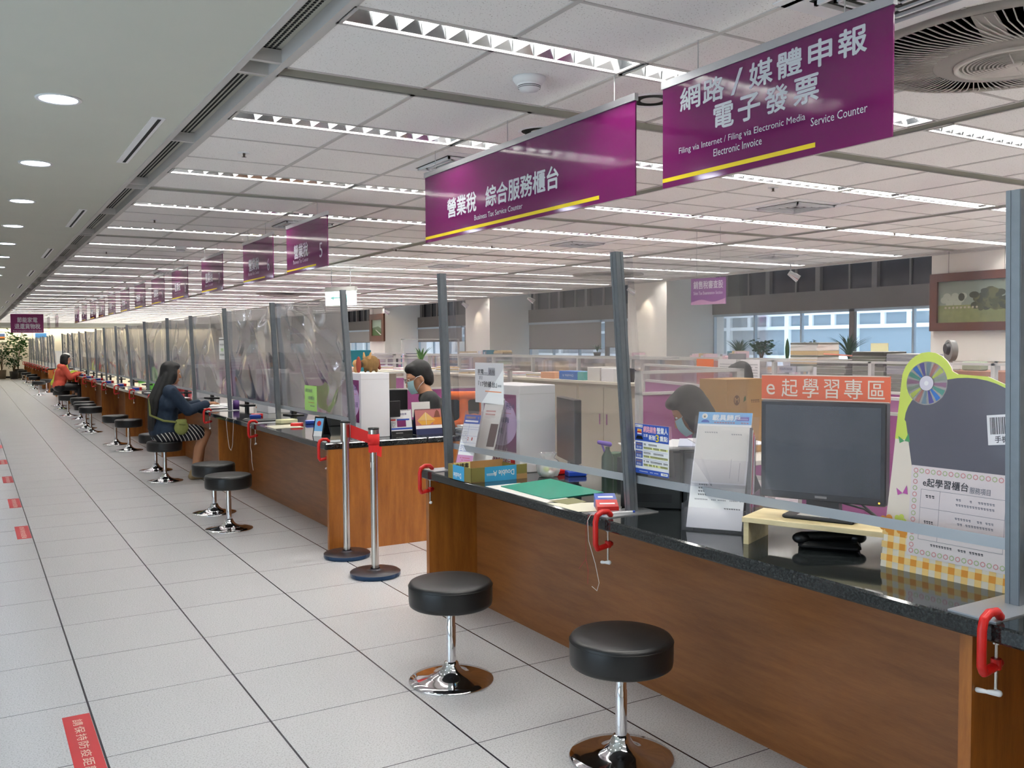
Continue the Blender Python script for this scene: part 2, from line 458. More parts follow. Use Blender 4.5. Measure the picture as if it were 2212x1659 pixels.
# window side: pillars, dark clerestory, beam, blinds, lower windows
XW = 11.34
pil = [(5.85, 7.04), (12.03, 13.10), (18.20, 19.38), (24.36, 25.48), (30.5, 31.65), (36.7, 37.8), (42.9, 44.0)]
b = MB()
for a, d in pil: b.box(10.27, 11.6, a, d, 0, 3.1, white_wall)
b.build('wall_right', kind='structure')
clm = M('dusk clerestory glass', (40, 36, 38), .2)
beamm = M('taupe beam', (112, 104, 96), .7)
sillm = M('white sill', (214, 220, 224), .6)
b = MB()
b.box(XW, 11.6, Y0, 49.8, 0, 1.05, white_wall); b.build('wall_right', kind='structure')
MB().box(XW-.02, 11.6, Y0, 49.8, 1.98, 2.28, beamm).build('trim_5', kind='structure')
b = MB(); b.box(XW+.06, 11.6, Y0, 49.8, 2.28, 3.1, clm)
y = .4
while y < 49:
    b.box(XW-.01, XW+.09, y, y+.09, 2.28, 3.1, beamm); b.box(XW+.03, XW+.07, y+.5, y+.53, 2.28, 3.1, beamm); y += 1.03
b.build('trim_6', kind='structure')
MB().box(10.24, 10.30, Y0, 49.8, CZ-.03, CZ+.2, grid_m).build('trim_7', kind='structure')
MB().box(10.3, 11.6, Y0, 49.8, 3.08, 3.14, dgray).build('ceiling', kind='structure')
MB().box(XW-.1, XW+.05, Y0, 49.8, 1.02, 1.07, sillm).build('trim_8', kind='structure')
winm = M('window frame aluminium', (180, 196, 206), .4, .2)
glassm = film_mat('window glass', .02, .6)
bays = [(Y0, 5.85)]+[(pil[i][1], pil[i+1][0]) for i in range(len(pil)-1)]+[(44.0, 49.8)]
for i, (a, d) in enumerate(bays):
    b = MB(); n = 5; s_ = (d-a)/n
    b.box(XW, XW+.06, a, d, 1.94, 1.98, winm); b.box(XW, XW+.06, a, d, 1.05, 1.09, winm)
    for k in range(n+1):
        wd = .09 if k in (2,) else .03
        b.box(XW, XW+.06, min(a+k*s_, d-wd), min(a+k*s_+wd, d), 1.07, 1.98, beamm if k == 2 else winm)
    b.quad((XW+.03, a, 1.07), (XW+.03, d, 1.07), (XW+.03, d, 1.97), (XW+.03, a, 1.97), glassm)
    b.build('window_%d' % (i+1), kind='structure')
blindm = M('grey roller blind cloth', (150, 146, 142), .9)
blab = ['', '', 'half drawn over the window between the two spotlit bare pillars', 'half drawn beside the pillar with the small picture',
        'over the window behind the wrinkled plastic screens', 'deep down the hall', 'near the end of the hall', 'last one by the end wall']
for i, (a, d) in enumerate(bays):
    if i < 2: continue
    for j, (p, q, z0) in enumerate(((a+.05, a+(d-a)*.4, 1.42 if i == 2 else 1.6), (a+(d-a)*.43, d-.08, 1.38 if i == 2 else 1.58))):
        b = MB(); b.box(XW-.05, XW-.045, p, q, z0, 1.95, blindm); b.box(XW-.06, XW-.035, p, q, z0-.02, z0, beamm); b.box(XW-.08, XW-.03, p, q, 1.93, 1.98, winm)
        b.build('roller_blind', label='grey roller blind %s, %s half' % (blab[i], ('nearer', 'deeper')[j]), cat='blind', group='roller blinds')
# building across the street
fac = M('facade white paint', (238, 242, 242), .7); facg = M('facade dark glass', (140, 156, 164), .3)
b = MB(); XF = 16.5
b.box(XF, XF+1, -8, 60, -6, 9, facg)
for z0, z1 in ((.4, 1.18), (2.1, 2.45), (-1.2, -.4), (3.5, 4.4)): b.box(XF-.12, XF, -8, 60, z0, z1, fac)
b.box(XF-.08, XF, -8, 60, 1.78, 1.86, fac)
y = -6
while y < 58:
    b.box(XF-.1, XF, y, y+.12, -1, 4, fac)
    for k in range(1, 3): b.box(XF-.06, XF, y+k*.62, y+k*.62+.1, 1.8, 2.1, fac)
    y += 1.9
for y in (2.2, 18.0, 33): b.box(XF-.6, XF, y, y+1.2, -6, 9, fac)
b.build('building', label='pale office building across the street with white framed window bands', cat='building')

# ------------------------------------------------------------------ ceiling fittings
FX = [(1.10, 2.28), (2.30, 2.88), (2.90, 4.11), (4.27, 5.42), (5.44, 6.02), (6.04, 7.13), (7.28, 8.4), (8.42, 9.0), (9.02, 10.2)]
def fixture(L, detail):
    G = 'louvred ceiling light strips'; lab = 'recessed fluorescent light strip with white zigzag louvre blades in the tiled ceiling'
    W_ = .16
    H_ = .05
    def housing(b):
        b.quad((0, 0, 0), (L, 0, 0), (L, .032, H_), (0, .032, H_), mirror_m); b.quad((0, W_, 0), (0, W_-.032, H_), (L, W_-.032, H_), (L, W_, 0), mirror_m)
        b.quad((0, .0, H_+.012), (L, .0, H_+.012), (L, W_, H_+.012), (0, W_, H_+.012), housing_m)
        b.quad((0, 0, 0), (0, 0, H_), (0, W_, H_), (0, W_, 0), mirror_m); b.quad((L, 0, 0), (L, W_, 0), (L, W_, H_), (L, 0, H_), mirror_m)
        b.box(0, L, 0, .006, -.004, .004, grid_m); b.box(0, L, W_-.006, W_, -.004, .004, grid_m)
        b.box(0, .012, 0, W_, -.004, .004, grid_m); b.box(L-.012, L, 0, W_, -.004, .004, grid_m)
        return b
    def tube(b):
        b.box(.03, L-.03, .034, W_-.034, H_-.006, H_+.004, tube_m); return b
    def louvre(b):
        n = max(5, int(L/.095)); s_ = (L-.06)/n; hw = .016
        for k in range(1, n):
            x = .03+k*s_
            for q in (-hw, hw): b.add([(x, .006, .002), (x, W_-.006, .002), (x+q, W_-.03, .038), (x+q, .03, .038)], [(0, 1, 2, 3)], louvre_m)
            b.add([(x, .006, .002), (x+hw, .03, .038), (x-hw, .03, .038)], [(0, 1, 2)], louvre_m); b.add([(x, W_-.006, .002), (x+hw, W_-.03, .038), (x-hw, W_-.03, .038)], [(0, 1, 2)], louvre_m)
        b.box(.02, L-.02, W_/2-.0015, W_/2+.0015, .030, .036, louvre_m)
        return b
    if not detail:
        b = MB(); housing(b); tube(b); louvre(b)
        return b.build('ceiling_light', label=lab, cat='ceiling light', group=G)
    t = thing('ceiling_light', lab, 'ceiling light', group=G)
    housing(MB()).build('housing', t); tube(MB()).build('tube', t); louvre(MB()).build('louvre', t)
    KIDS[t.name] = list(t.children) or [o for o in COL.objects if o.parent == t]
    return t
protos = {}
for c in CH:
    for off in (.76, 2.315):
        y = c+off
        if y < -1.8 or y > 45.9: continue
        for x0, x1 in FX:
            if y < 1 and x0 > 7: continue
            L = round(x1-x0, 2); det = y < 17
            k = (L, det)
            if k not in protos:
                p = fixture(L, det); protos[k] = p; p.location = (x0, y, CZ)
                if not det: KIDS[p.name] = []
            else: dup(protos[k], (x0, y, CZ))
# aisle downlights
glow = M('downlight glow', (226, 236, 255), emit=DOWN)
def downlight():
    t = thing('downlight', 'x', 'downlight', group='round downlights over the aisle')
    MB().lathe([(.078, -.004), (.092, -.006), (.095, 0), (.078, .0)], white, n=28).build('rim', t)
    MB().lathe([(.001, -.003), (.045, -.003), (.077, -.001)], glow, n=28).build('lamp', t)
    KIDS[t.name] = [o for o in COL.objects if o.parent == t]; return t
dl = downlight(); first = True
ys = [4.489+1.62*k for k in range(-3, 26)]
for i, y in enumerate(ys):
    if y > 46: break
    lab = 'round white aisle downlight, ' + (ORD[i-3]+' in its row' if 3 <= i and i-3 < len(ORD) else 'overhead' if i < 3 else 'last of the row')
    if i < 3: lab = 'round white aisle downlight overhead, %s before the first one in view' % ('three', 'two', 'one')[i]
    if first: dl.location = (.366, y, CZ-.001); dl['label'] = lab; first = False
    else: dup(dl, (.366, y, CZ-.001), label=lab)
for i in range(8): dup(dl, (-1.3, .5+4.0*i, CZ-.001), label='unseen round downlight added on the far side of the aisle, %s one' % ORD[i])  # out-of-view row, added to bring more light into the aisle
# slot diffusers in the plaster
p = None
for i, y in enumerate([4.62, 7.98, 11.3, 14.6, 17.9, 21.2, 24.5, 27.8, 31.1]):
    if p is None:
        b = MB(); b.box(0, .062, 0, 1.23, -.003, .0, white); b.box(.03, .046, .03, 1.2, -.0045, -.003, dark)
        p = b.build('slot_diffuser', loc=(.775, y, CZ), label='', cat='air vent', group='slot air diffusers'); KIDS[p.name] = []
        o = p
    else: o = dup(p, (.775, y, CZ))
    o['label'] = 'long narrow slot air diffuser in the aisle plaster, %s along' % ORD[i]
# square diffusers
def diffuser(name, x, y, s, lab):
    b = MB(); b.box(-s/2, s/2, -s/2, s/2, -.004, 0, white)
    f = b.build(name, loc=(x, y, CZ), label=lab, cat='air vent', group='square ceiling air diffusers')
    b = MB()
    for k in range(5):
        r = s/2-.09-k*.042
        if r <= .03: break
        for (a0, a1, b0, b1) in ((-r, r, -r, -r+.012), (-r, r, r-.012, r), (-r, -r+.012, -r, r), (r-.012, r, -r, r)): b.box(a0, a1, b0, b1, -.02+k*.003, -.004, white)
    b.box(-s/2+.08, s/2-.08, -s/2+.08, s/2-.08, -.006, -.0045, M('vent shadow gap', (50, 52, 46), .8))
    b.build('slats', f)
diffuser('air_diffuser', 2.53, 1.84, .56, 'square ceiling air diffuser above the internet filing sign')
diffuser('air_diffuser', 2.61, 4.93, .6, 'square ceiling air diffuser behind the far end of the business tax service sign')
diffuser('air_diffuser', 5.73, 5.14, .6, 'square ceiling air diffuser between light rows above the monitor area')
diffuser('air_diffuser', 5.73, 8.2, .6, 'square ceiling air diffuser deeper in the office above the long cabinets')
diffuser('air_diffuser', 8.75, 8.2, .6, 'square ceiling air diffuser close to the bright window')
diffuser('air_diffuser', 2.61, 8.05, .6, 'square ceiling air diffuser beside sign number 6')
diffuser('air_diffuser', 5.73, 11.3, .6, 'square ceiling air diffuser beyond the exit sign')
diffuser('air_diffuser', 2.61, 14.2, .6, 'square ceiling air diffuser between the signs of counters 8 and 9')
diffuser('air_diffuser', 5.73, 17.4, .6, 'small looking square ceiling air diffuser far down the office')
diffuser('air_diffuser', 8.75, 14.3, .6, 'square ceiling air diffuser in front of the spotlit pillar')
# ceiling fan grille
def ceiling_fan(x, y, lab):
    t = thing('ceiling_fan', lab, 'ceiling fan', (x, y, CZ), group='round caged ceiling fans')
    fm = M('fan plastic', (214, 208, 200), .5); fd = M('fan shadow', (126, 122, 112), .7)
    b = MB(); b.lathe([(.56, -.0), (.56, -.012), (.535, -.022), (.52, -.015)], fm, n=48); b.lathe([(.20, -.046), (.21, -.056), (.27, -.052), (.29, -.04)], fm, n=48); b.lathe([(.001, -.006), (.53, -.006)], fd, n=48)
    for k in range(4):
        a = PI/2*k+.35; b.add([(.26*math.cos(a-.16), .26*math.sin(a-.16), -.05), (.26*math.cos(a+.16), .26*math.sin(a+.16), -.05), (.53*math.cos(a+.07), .53*math.sin(a+.07), -.022), (.53*math.cos(a-.07), .53*math.sin(a-.07), -.022)], [(0, 1, 2, 3)], fm); b.build('housing', t)
    b = MB()
    for k in range(110):
        a = 2*PI*k/110; P_ = [((.53-.25*u)*math.cos(a+.22*u*u), (.53-.25*u)*math.sin(a+.22*u*u), -.018-.03*math.sin(u*1.6)) for u in (0, .35, .7, 1)]
        b.tube(P_, .0026, fm, 4)
    b.build('outer_grille', t)
    b = MB()
    for k in range(12):
        r = .012+.0145*k; b.lathe([(r, -.066+r*.05), (r+.006, -.068+r*.05), (r+.0065, -.064+r*.05)], fm, n=32)
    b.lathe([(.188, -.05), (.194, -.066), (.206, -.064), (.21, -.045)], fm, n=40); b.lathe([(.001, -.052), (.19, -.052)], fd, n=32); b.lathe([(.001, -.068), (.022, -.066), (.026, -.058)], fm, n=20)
    for k in range(4):
        a = PI/2*k+.4; b.tube([(.02*math.cos(a), .02*math.sin(a), -.064), (.15*math.cos(a), .15*math.sin(a), -.062)], .003, fm, 4)
    b.build('front_grille', t)
ceiling_fan(3.37, 1.98, 'big round caged ceiling fan in the top corner beyond the internet filing sign')
ceiling_fan(5.7, 18.9, 'round caged ceiling fan above the office behind sign number 8')
ceiling_fan(8.7, 11.6, 'round caged ceiling fan in front of the second bare pillar')
# smoke detectors, sprinklers, can lights
def smoke(x, y, lab, s=1):
    t = thing('smoke_detector', lab, 'smoke detector', (x, y, CZ), group='smoke detectors')
    MB().lathe([(.001, 0), (.068*s, 0), (.068*s, -.008), (.055*s, -.028), (.001, -.028)], white, n=28).build('base', t)
    MB().lathe([(.05*s, -.028), (.048*s, -.036), (.046*s, -.036), (.047*s, -.042), (.045*s, -.042), (.038*s, -.052), (.001, -.056)], white, n=28).build('sensor_head', t)
    MB().lathe([(.0475*s, -.036), (.0475*s, -.0385)], dark, n=28).lathe([(.0465*s, -.0415), (.046*s, -.044)], dark, n=28).build('slots', t)
smoke(2.0, 3.2, 'white round smoke detector on the tile above the business tax service sign')
smoke(2.02, 10.47, 'white round smoke detector beside the sign of counter 7')
smoke(2.5, 22.0, 'tiny looking smoke detector far along the counter signs')
spr = None
for i, (x, y, l) in enumerate([(1.363, 5.227, 'over the first tile bay beside the air slot'), (1.4, 8.35, 'in the second bay beside the air slot'), (1.38, 11.4, 'in the third bay beside the air slot'),
                    (4.9, 4.6, 'beyond the foot of the internet filing sign'), (5.0, 8.8, 'over the near cabinets'), (4.2, 9.6, 'behind the counter 5 sign'), (3.4, 12.5, 'above the exit sign'), (8.0, 5.9, 'by the monitor end window'), (8.0, 8.9, 'in front of the bright window')]):
    if spr is None:
        b = MB(); b.lathe([(.001, 0), (.035, 0), (.035, -.003), (.001, -.003)], white, n=20); b.cyl((0, 0, 0), (0, 0, -.022), .008, .006, M('brass', (90, 80, 70), .4, .8)); b.lathe([(.001, -.022), (.014, -.024), (.001, -.026)], MATS['brass'], n=12)
        spr = b.build('sprinkler_head', loc=(x, y, CZ), label='', cat='sprinkler', group='ceiling sprinklers'); KIDS[spr.name] = []; o = spr
    else: o = dup(spr, (x, y, CZ))
    o['label'] = 'small brass sprinkler head with white collar '+l
can = thing('can_light', 'unlit round recessed can light with chrome reflector between the two big signs', 'downlight', (2.66, 3.22, CZ), group='unlit can lights')
MB().lathe([(.10, .0), (.11, -.006), (.118, 0)], white, n=32).build('rim', can); MB().lathe([(.1, 0), (.07, .0), (.04, .0)], M('mirror reflector', (150, 150, 152), .25, .6), n=32).lathe([(.001, -.0015), (.05, -.0015)], lgray, n=24).build('reflector', can)
KIDS[can.name] = [o for o in COL.objects if o.parent == can]
dup(can, (2.55, 3.97, CZ), label='unlit round recessed light behind the top edge of the business tax service sign')
# track spotlights by the window pillars
def spot(x, y, lab):
    t = thing('spotlight', lab, 'spotlight', (x, y, CZ), group='chrome spotlights by the windows')
    MB().cyl((0, 0, 0), (0, 0, -.15), .008, .008, alu, 8).lathe([(.001, 0), (.05, 0), (.05, -.012), (.001, -.012)], white, n=16).build('stem', t)
    b = MB(); b.cyl((.0, .03, -.13), (.10, -.05, -.22), .035, .055, chrome, 16); b.build('lamp_head', t)
    l = bpy.data.lights.new('spot', 'SPOT'); l.energy = 6; l.color = (1, .86, .66); l.spot_size = math.radians(62); l.spot_blend = .5; l.shadow_soft_size = .03
    o = bpy.data.objects.new('lamp', l); COL.objects.link(o); o.parent = t; o.location = (.12, -.06, -.2); return t, o
for x, y, ty, lab in ((9.72, 8.8, 7.0, 'chrome spotlight hanging before the wide bright window'), (9.9, 12.6, 12.6, 'chrome spotlight aimed at the bare pillar next to the purple section sign'), (9.9, 18.8, 18.8, 'chrome spotlight aimed at the second bare pillar'), (9.94, 23.5, 24.8, 'chrome spotlight beside the small framed picture'), (10.0, 16.06, 15, 'chrome spotlight in front of the blinds')):
    t, o = spot(x, y, lab)
    d = Vector((10.6, ty, 1.5))-Vector((x+.12, y-.06, CZ-.2)); o.rotation_euler = d.to_track_quat('-Z', 'Y').to_euler()

# ------------------------------------------------------------------ hanging purple signs
rod = M('thin rod', (190, 190, 190), .4, .6)
def hang_sign(L, y_left, lab, paint, rods, x=2.28, z0=2.07, z1=2.455, rz=W90):
    t = thing('hanging_sign', lab, 'sign', (x, y_left, 0), rz, group='purple hanging signs')
    b = MB(); b.box(0, L, 0, .006, z0, z1, purple); paint(b, z0, z1); b.build('sign_board', t)
    MB().box(-.004, L+.004, -.006, .012, z1-.014, z1+.014, alu).build('top_rail', t)
    for r in rods: MB().cyl((r, .003, z1), (r, .003, CZ), .0022, .0022, rod, 6).build('hanging_rod', t)
    return t
def paint0(b, z0, z1):
    for ch, a, d in (('網', .10, .205), ('路', .222, .325), ('媒', .446, .548), ('體', .569, .670), ('申', .697, .786), ('報', .812, .912)):
        b.text(ch, a, d, 2.336, 2.418, silver_txt, bold=.045, res=3)
    b.text('/', .36, .415, 2.335, 2.418, silver_txt, bold=.012)
    for ch, a, d in (('電', .276, .372), ('子', .395, .494), ('發', .517, .613), ('票', .640, .737)): b.text(ch, a, d, 2.235, 2.318, silver_txt, bold=.045, res=3)
    b.text('Filing via Internet / Filing via Electronic Media', .093, .686, 2.177, 2.206, silver_txt, bold=.004)
    b.text('Service Counter', .708, .917, 2.158, 2.184, silver_txt, bold=.004)
    b.text('Electronic Invoice', .275, .503, 2.142, 2.168, silver_txt, bold=.004)
    b.rect(0, .726, 2.091, 2.106, yellow, -.0008)
def paint1(b, z0, z1):
    b.text('營業稅', .283, .612, 2.178, 2.279, silver_txt, bold=.045, res=3)
    b.text('綜合服務櫃台', .715, 1.38, 2.181, 2.283, silver_txt, bold=.045, res=3)
    b.text('Business Tax Service Counter', .592, 1.072, 2.129, 2.156, silver_txt, bold=.006)
    b.rect(0, 1.685, 2.087, 2.103, yellow, -.0008)
hang_sign(1.0, 2.694, 'purple hanging sign reading Filing via Internet and Electronic Media over the monitor', paint0, (.19, .83))
hang_sign(1.925, 4.785, 'long purple hanging sign reading Business Tax Service Counter', paint1, (.13, .93, 1.785))
def paintn(n):
    def f(b, z0, z1):
        b.text('營業稅', .20, .55, 2.180, 2.290, silver_txt, bold=.045, res=2)
        if n < 10: b.text(str(n), .82, .885, 2.143, 2.253, silver_txt, bold=.004, res=3)
        else: b.text(str(n), .78, .90, 2.143, 2.253, silver_txt, bold=.004, res=3)
        b.text('Business Tax Counter', .18, .556, 2.140, 2.172, silver_txt, bold=.002, res=1)
        b.rect(0, .739, 2.090, 2.103, yellow, -.0008)
    return f
for i, y in enumerate([7.456, 8.85, 10.68, 12.44, 13.99, 15.55, 17.14, 18.8, 20.3, 21.8, 23.5, 25.15]):
    hang_sign(1.0, y, 'square purple hanging sign of business tax counter number %d' % (5+i), paintn(5+i), (.18, .77))
for y, l in ((31.2, 'plain'), (34.5, 'last')):
    hang_sign(1.0, y, 'narrow looking %s purple hanging sign far beyond sign 16' % l, lambda b, z0, z1: b.text('貨物稅', .2, .6, 2.2, 2.3, silver_txt, res=1), (.18, .77))
t = thing('hanging_sign', 'purple hanging sign facing down the aisle about energy saving appliance tax refund', 'sign', (1.035, 30.0, 0), group='purple hanging signs')
b = MB(); b.box(0, .85, 0, .02, 1.90, 2.45, M('flat purple', (122, 28, 92), .5))
b.text('節能家電', .17, .69, 2.2, 2.35, silver_txt, bold=.03, y=-.002); b.text('退還貨物稅', .1, .76, 2.01, 2.165, silver_txt, bold=.03, y=-.002); b.text('Energy saving appliance commodity tax refund', .06, .8, 1.925, 1.975, silver_txt, y=-.002, bold=.01)
b.build('sign_board', t)
for r in (.15, .7): MB().cyl((r, .01, 2.45), (r, .01, CZ), .004, .004, rod, 6).build('hanging_rod', t)
# purple section sign near the windows
t = thing('hanging_sign', 'small purple and pink section sign hanging near the bright window', 'sign', (6.0, 6.67, 0), rz=-PI/2+.25, group='purple hanging signs')
b = MB(); b.box(0, .38, 0, .01, 1.85, 2.10, M('violet print', (130, 52, 140), .4)); b.text('銷售稅審查股', .03, .355, 2.0, 2.075, white, bold=.02, y=-.002); b.text('Sales Tax Examination Section', .03, .35, 1.945, 1.975, white, y=-.002, bold=.01)
pts = [(0, 1.85), (.38, 1.85), (.38, 1.905)]+[(.38-.038*k, 1.885+.012*math.cos(k*.9)) for k in range(1, 11)]
b.poly(pts, pink, -.0015); b.build('sign_board', t)
for r in (.06, .32): MB().cyl((r, .005, 2.1), (r, .005, CZ), .002, .002, rod, 6).build('hanging_rod', t)
# exit sign
exg = M('exit sign glow', (232, 255, 250), emit=5)
t = thing('exit_sign', 'bright white backlit exit sign hanging behind the first plastic screen', 'exit sign', (4.4, 12.6, 0), rz=-PI/2+.5)
MB().box(0, .55, 0, .06, 2.245, 2.31, lgray).build('housing', t)
b = MB(); b.box(.01, .54, .0, .05, 2.05, 2.245, exg)
eg = M('exit green', (150, 236, 226), emit=1.4)
b.rect(.16, .34, 2.15, 2.165, eg, -.002); b.poly([(.1, 2.157), (.17, 2.19), (.17, 2.125)], eg, -.002); b.box(.38, .46, -.002, 0, 2.09, 2.2, eg); b.build('light_panel', t)
MB().cyl((.1, .03, 2.31), (.1, .03, CZ), .006, .006, alu, 6).cyl((.45, .03, 2.31), (.45, .03, CZ), .006, .006, alu, 6).build('hanger', t)

# ------------------------------------------------------------------ counters
TZ = .785
XF_, XB_ = 2.145, 2.95
def counter(name, y0, y1, divs, lab, ret=None, seed=0):
    t = thing(name, lab, 'service counter', (0, 0, 0))
    b = MB(); b.cbox(XF_, XB_, y0, y1, TZ-.045, TZ, granite, .006)
    if ret: b.cbox(XB_-.01, ret[0], y1*0+ret[1], ret[2], TZ-.045, TZ, granite, .006)
    b.build('worktop', t)
    b = MB(); b.box(2.47, 2.49, y0+.02, y1-.02, 0, TZ-.045, woodh)
    for d in divs:
        b.box(2.4685, 2.4705, d-.003, d+.003, 0, TZ-.045, M('panel joint', (96, 66, 42), .6)) if d in () else None
    b.build('front_panel', t)
    for d in divs:
        MB().box(2.168, 2.95 if d in (divs[0], divs[-1]) and ret is None else 2.48, d-.0175, d+.0175, 0, TZ-.045, wood).build('divider_panel', t)
    return t
counter('service_counter', -.4, 4.60, [4.562, 1.375, -.38], 'near brown wooden service counter with black granite top, holding the monitor and leaflets')
# second counter begins with an end face toward the gap
t = counter('service_counter', 6.19, 30.4, [6.21, 9.53, 12.8, 16.05, 19.2, 22.87, 26.2, 30.38], 'very long brown counter run with grey plastic screens beyond the queue barriers')
t = thing('return_desk', 'orange veneered desk running back from the gap end of the long counter', 'desk', (0, 0, 0))
MB().cbox(2.951, 4.1, 6.19, 6.75, TZ-.045, TZ, granite, .006).build('worktop', t)
MB().box(2.951, 4.08, 6.1925, 6.21, 0, TZ-.045, wood).build('front_panel', t); MB().box(4.06, 4.08, 6.21, 6.72, 0, TZ-.045, wood).build('side_panel', t)
counter('service_counter', 33.0, 48.2, [33.02, 36.2, 39.4, 42.6, 45.8, 48.18], 'last counter run at the far end of the aisle near the potted plants')

# ------------------------------------------------------------------ posts, bars, films, clamps
film_near = film_mat('clear plastic film', .022, .32, (225, 218, 230), .05)
film_far = film_mat('wrinkled plastic film', .13, .8, (212, 202, 220), .12)
tape = M('tape', (196, 200, 204), .5)
def post(i, y, xb, xt, yt, z1, lab):
    """slotted steel post on a plate, leaning a little"""
    t = thing('screen_post', lab, 'post', (0, 0, 0), group='steel screen posts')
    b = MB(); h = z1-TZ; sh = Matrix.Identity(4); sh[0][2] = (xt-xb)/h; sh[1][2] = (yt-y)/h
    b.T = Matrix.Translation((xb, y, TZ+.004)) @ sh
    w_ = .0185
    pr = [(-w_, -w_), (w_, -w_), (w_, w_), (-w_, w_)]
    b.box(-w_, w_, -w_, w_, 0, h-.004, steel)
    b.box(-w_-.0016, -w_, -w_, -.006, 0, h-.004, steel); b.box(-w_-.0016, -w_, .006, w_, 0, h-.004, steel)
    b.box(-w_, -.006, -w_-.0016, -w_, 0, h-.004, steel); b.box(.006, w_, -w_-.0016, -w_, 0, h-.004, steel)
    b.build('upright', t)
    MB().box(2.165, xb+.09, y-.065, y+.065, TZ, TZ+.004, alu).build('base_plate', t)
    return t
def clamp(y, lab, x=None, dx=0):
    t = thing('g_clamp', lab, 'clamp', (XF_+dx, y, TZ), group='red clamps holding the post plates')
    b = MB(); th = .008
    pts = [(.045, .012), (.03, .026), (.0, .028), (-.022, .016), (-.03, -.01), (-.03, -.1), (-.02, -.118), (.02, -.112), (.045, -.105)]
    for k in range(len(pts)-1):
        a, c_ = pts[k], pts[k+1]
        b.capsule((a[0], 0, a[1]), (c_[0], 0, c_[1]), .0115, .0115, red, 8)
    b.cyl((.032, 0, -.118), (.032, 0, -.092), .013, .013, red, 10); b.build('frame', t)
    b = MB(); b.cyl((.032, 0, -.17), (.032, 0, -.047), .0045, .0045, ssteel, 8); b.cyl((.032, 0, -.055), (.032, 0, -.046), .010, .010, ssteel, 10); b.build('screw', t)
    b = MB(); b.capsule((.032, -.008, -.178), (.034, .02, -.184), .009, .006, white, 8).capsule((.034, .02, -.184), (.04, .052, -.19), .005, .007, white, 8); b.build('handle', t)
    return t
def bar(y0, x0, y1, x1, z0, z1, lab, group='aluminium cross bars'):
    b = MB(); h = .016
    b.add([(x0+.022, y0, z0-h), (x0+.024, y0, z0-h), (x0+.024, y0, z0+h), (x0+.022, y0, z0+h), (x1+.022, y1, z1-h), (x1+.024, y1, z1-h), (x1+.024, y1, z1+h), (x1+.022, y1, z1+h)],
          [(0, 1, 2, 3), (7, 6, 5, 4), (0, 4, 5, 1), (1, 5, 6, 2), (2, 6, 7, 3), (3, 7, 4, 0)], M('bar aluminium', (176, 182, 188), .45, .4))
    return b.build('cross_bar', label=lab, cat='bar', group=group)
def film(A, B, zb, zt, mat, amp, seed, lab, grp):
    """A,B: (x,y) at the foot, (x,y) at top for both posts"""
    r = random.Random(seed); nu, nv = (56, 40) if amp > .012 else (16, 12)
    folds = [(r.uniform(-.2, 1.2), r.uniform(-1.1, 1.1), r.uniform(.04, .16), r.uniform(.3, 1)*amp*r.choice((-1, 1)), r.uniform(-.5, .5)) for _ in range(7)]
    (ax, ay), (atx, aty) = A; (bx, by), (btx, bty) = B
    vs = []; fs = []
    for j in range(nv+1):
        v = j/nv
        for i in range(nu+1):
            u = i/nu
            x = (ax+(atx-ax)*v)*(1-u)+(bx+(btx-bx)*v)*u; y = (ay+(aty-ay)*v)*(1-u)+(by+(bty-by)*v)*u
            z = zb+(zt-zb)*v-.02*math.sin(PI*u)*v*(1 if amp > .012 else .3)
            d = 0
            for (c0, sl, wd, am, cv) in folds:
                q = (u-(c0+sl*(v-.5)+cv*(v-.5)**2))/wd
                d += am*math.exp(-q*q)
            d += amp*.25*math.sin(u*17+seed)*v
            e = min(1, 6*u, 6*(1-u))*min(1, .35+v*2)
            vs.append((x+.0245+abs(d*e)*(1.0 if amp > .012 else .5), y, z))
    for j in range(nv):
        for i in range(nu):
            a = j*(nu+1)+i; fs.append((a, a+1, a+nu+2, a+nu+1))
    b = MB(); b.add(vs, fs, mat, True)
    return b.build('plastic_screen', label=lab, cat='plastic screen', group=grp)
P = [(1.36, 2.363, 2.335, 1.36, 1.872), (2.963, 2.342, 2.285, 2.99, 1.858), (4.53, 2.29, 2.267, 4.56, 1.878)]
extra = (-.3, 2.36, 2.35, -.3, 1.87)
names = ('nearest the frame edge, beside the checkered board', 'beside the blue three point poster', 'at the gap end, behind the cardboard tray')
for i, (y, xb, xt, yt, z1) in enumerate(P):
    yy = min(y, 4.53)
    post(i, yy, xb, xt, yt-(y-yy), z1, 'galvanised slotted post on the near counter, '+names[i])
post(9, extra[0], extra[1], extra[2], extra[3], extra[4], 'galvanised slotted post on the near counter, outside the picture beyond the board')
clamp(1.30, 'red clamp on the near counter edge under the post by the checkered board')
clamp(2.905, 'red clamp on the near counter edge beside the red and blue stamp pads')
clamp(4.545, 'red clamp at the gap end of the near counter beside the cardboard tray')
bar(-.3, 2.36, 1.36, 2.36, .94, .938, 'aluminium cross bar leaving the frame past the checkered board')
bar(1.36, 2.36, 2.963, 2.338, .938, .92, 'aluminium cross bar running in front of the monitor and leaflet holder')
bar(2.963, 2.338, 4.53, 2.29, .92, .915, 'aluminium cross bar above the green mat and cardboard tray')
def fpt(p): return ((p[1], p[0]), (p[2], p[3]))
film(fpt(extra), fpt(P[0]), .94, 1.85, film_near, .006, 1, 'clear plastic sheet screen past the checkered board at the frame edge', 'clear screens on the near counter')
film(fpt(P[0]), fpt(P[1]), .93, 1.85, film_near, .006, 2, 'clear plastic sheet screen in front of the orange e-learning sign', 'clear screens on the near counter')
film(fpt(P[1]), fpt((4.53, 2.29, 2.267, 4.56, 1.87)), .92, 1.85, film_near, .006, 3, 'clear plastic sheet screen holding the counter 17 notice', 'clear screens on the near counter')
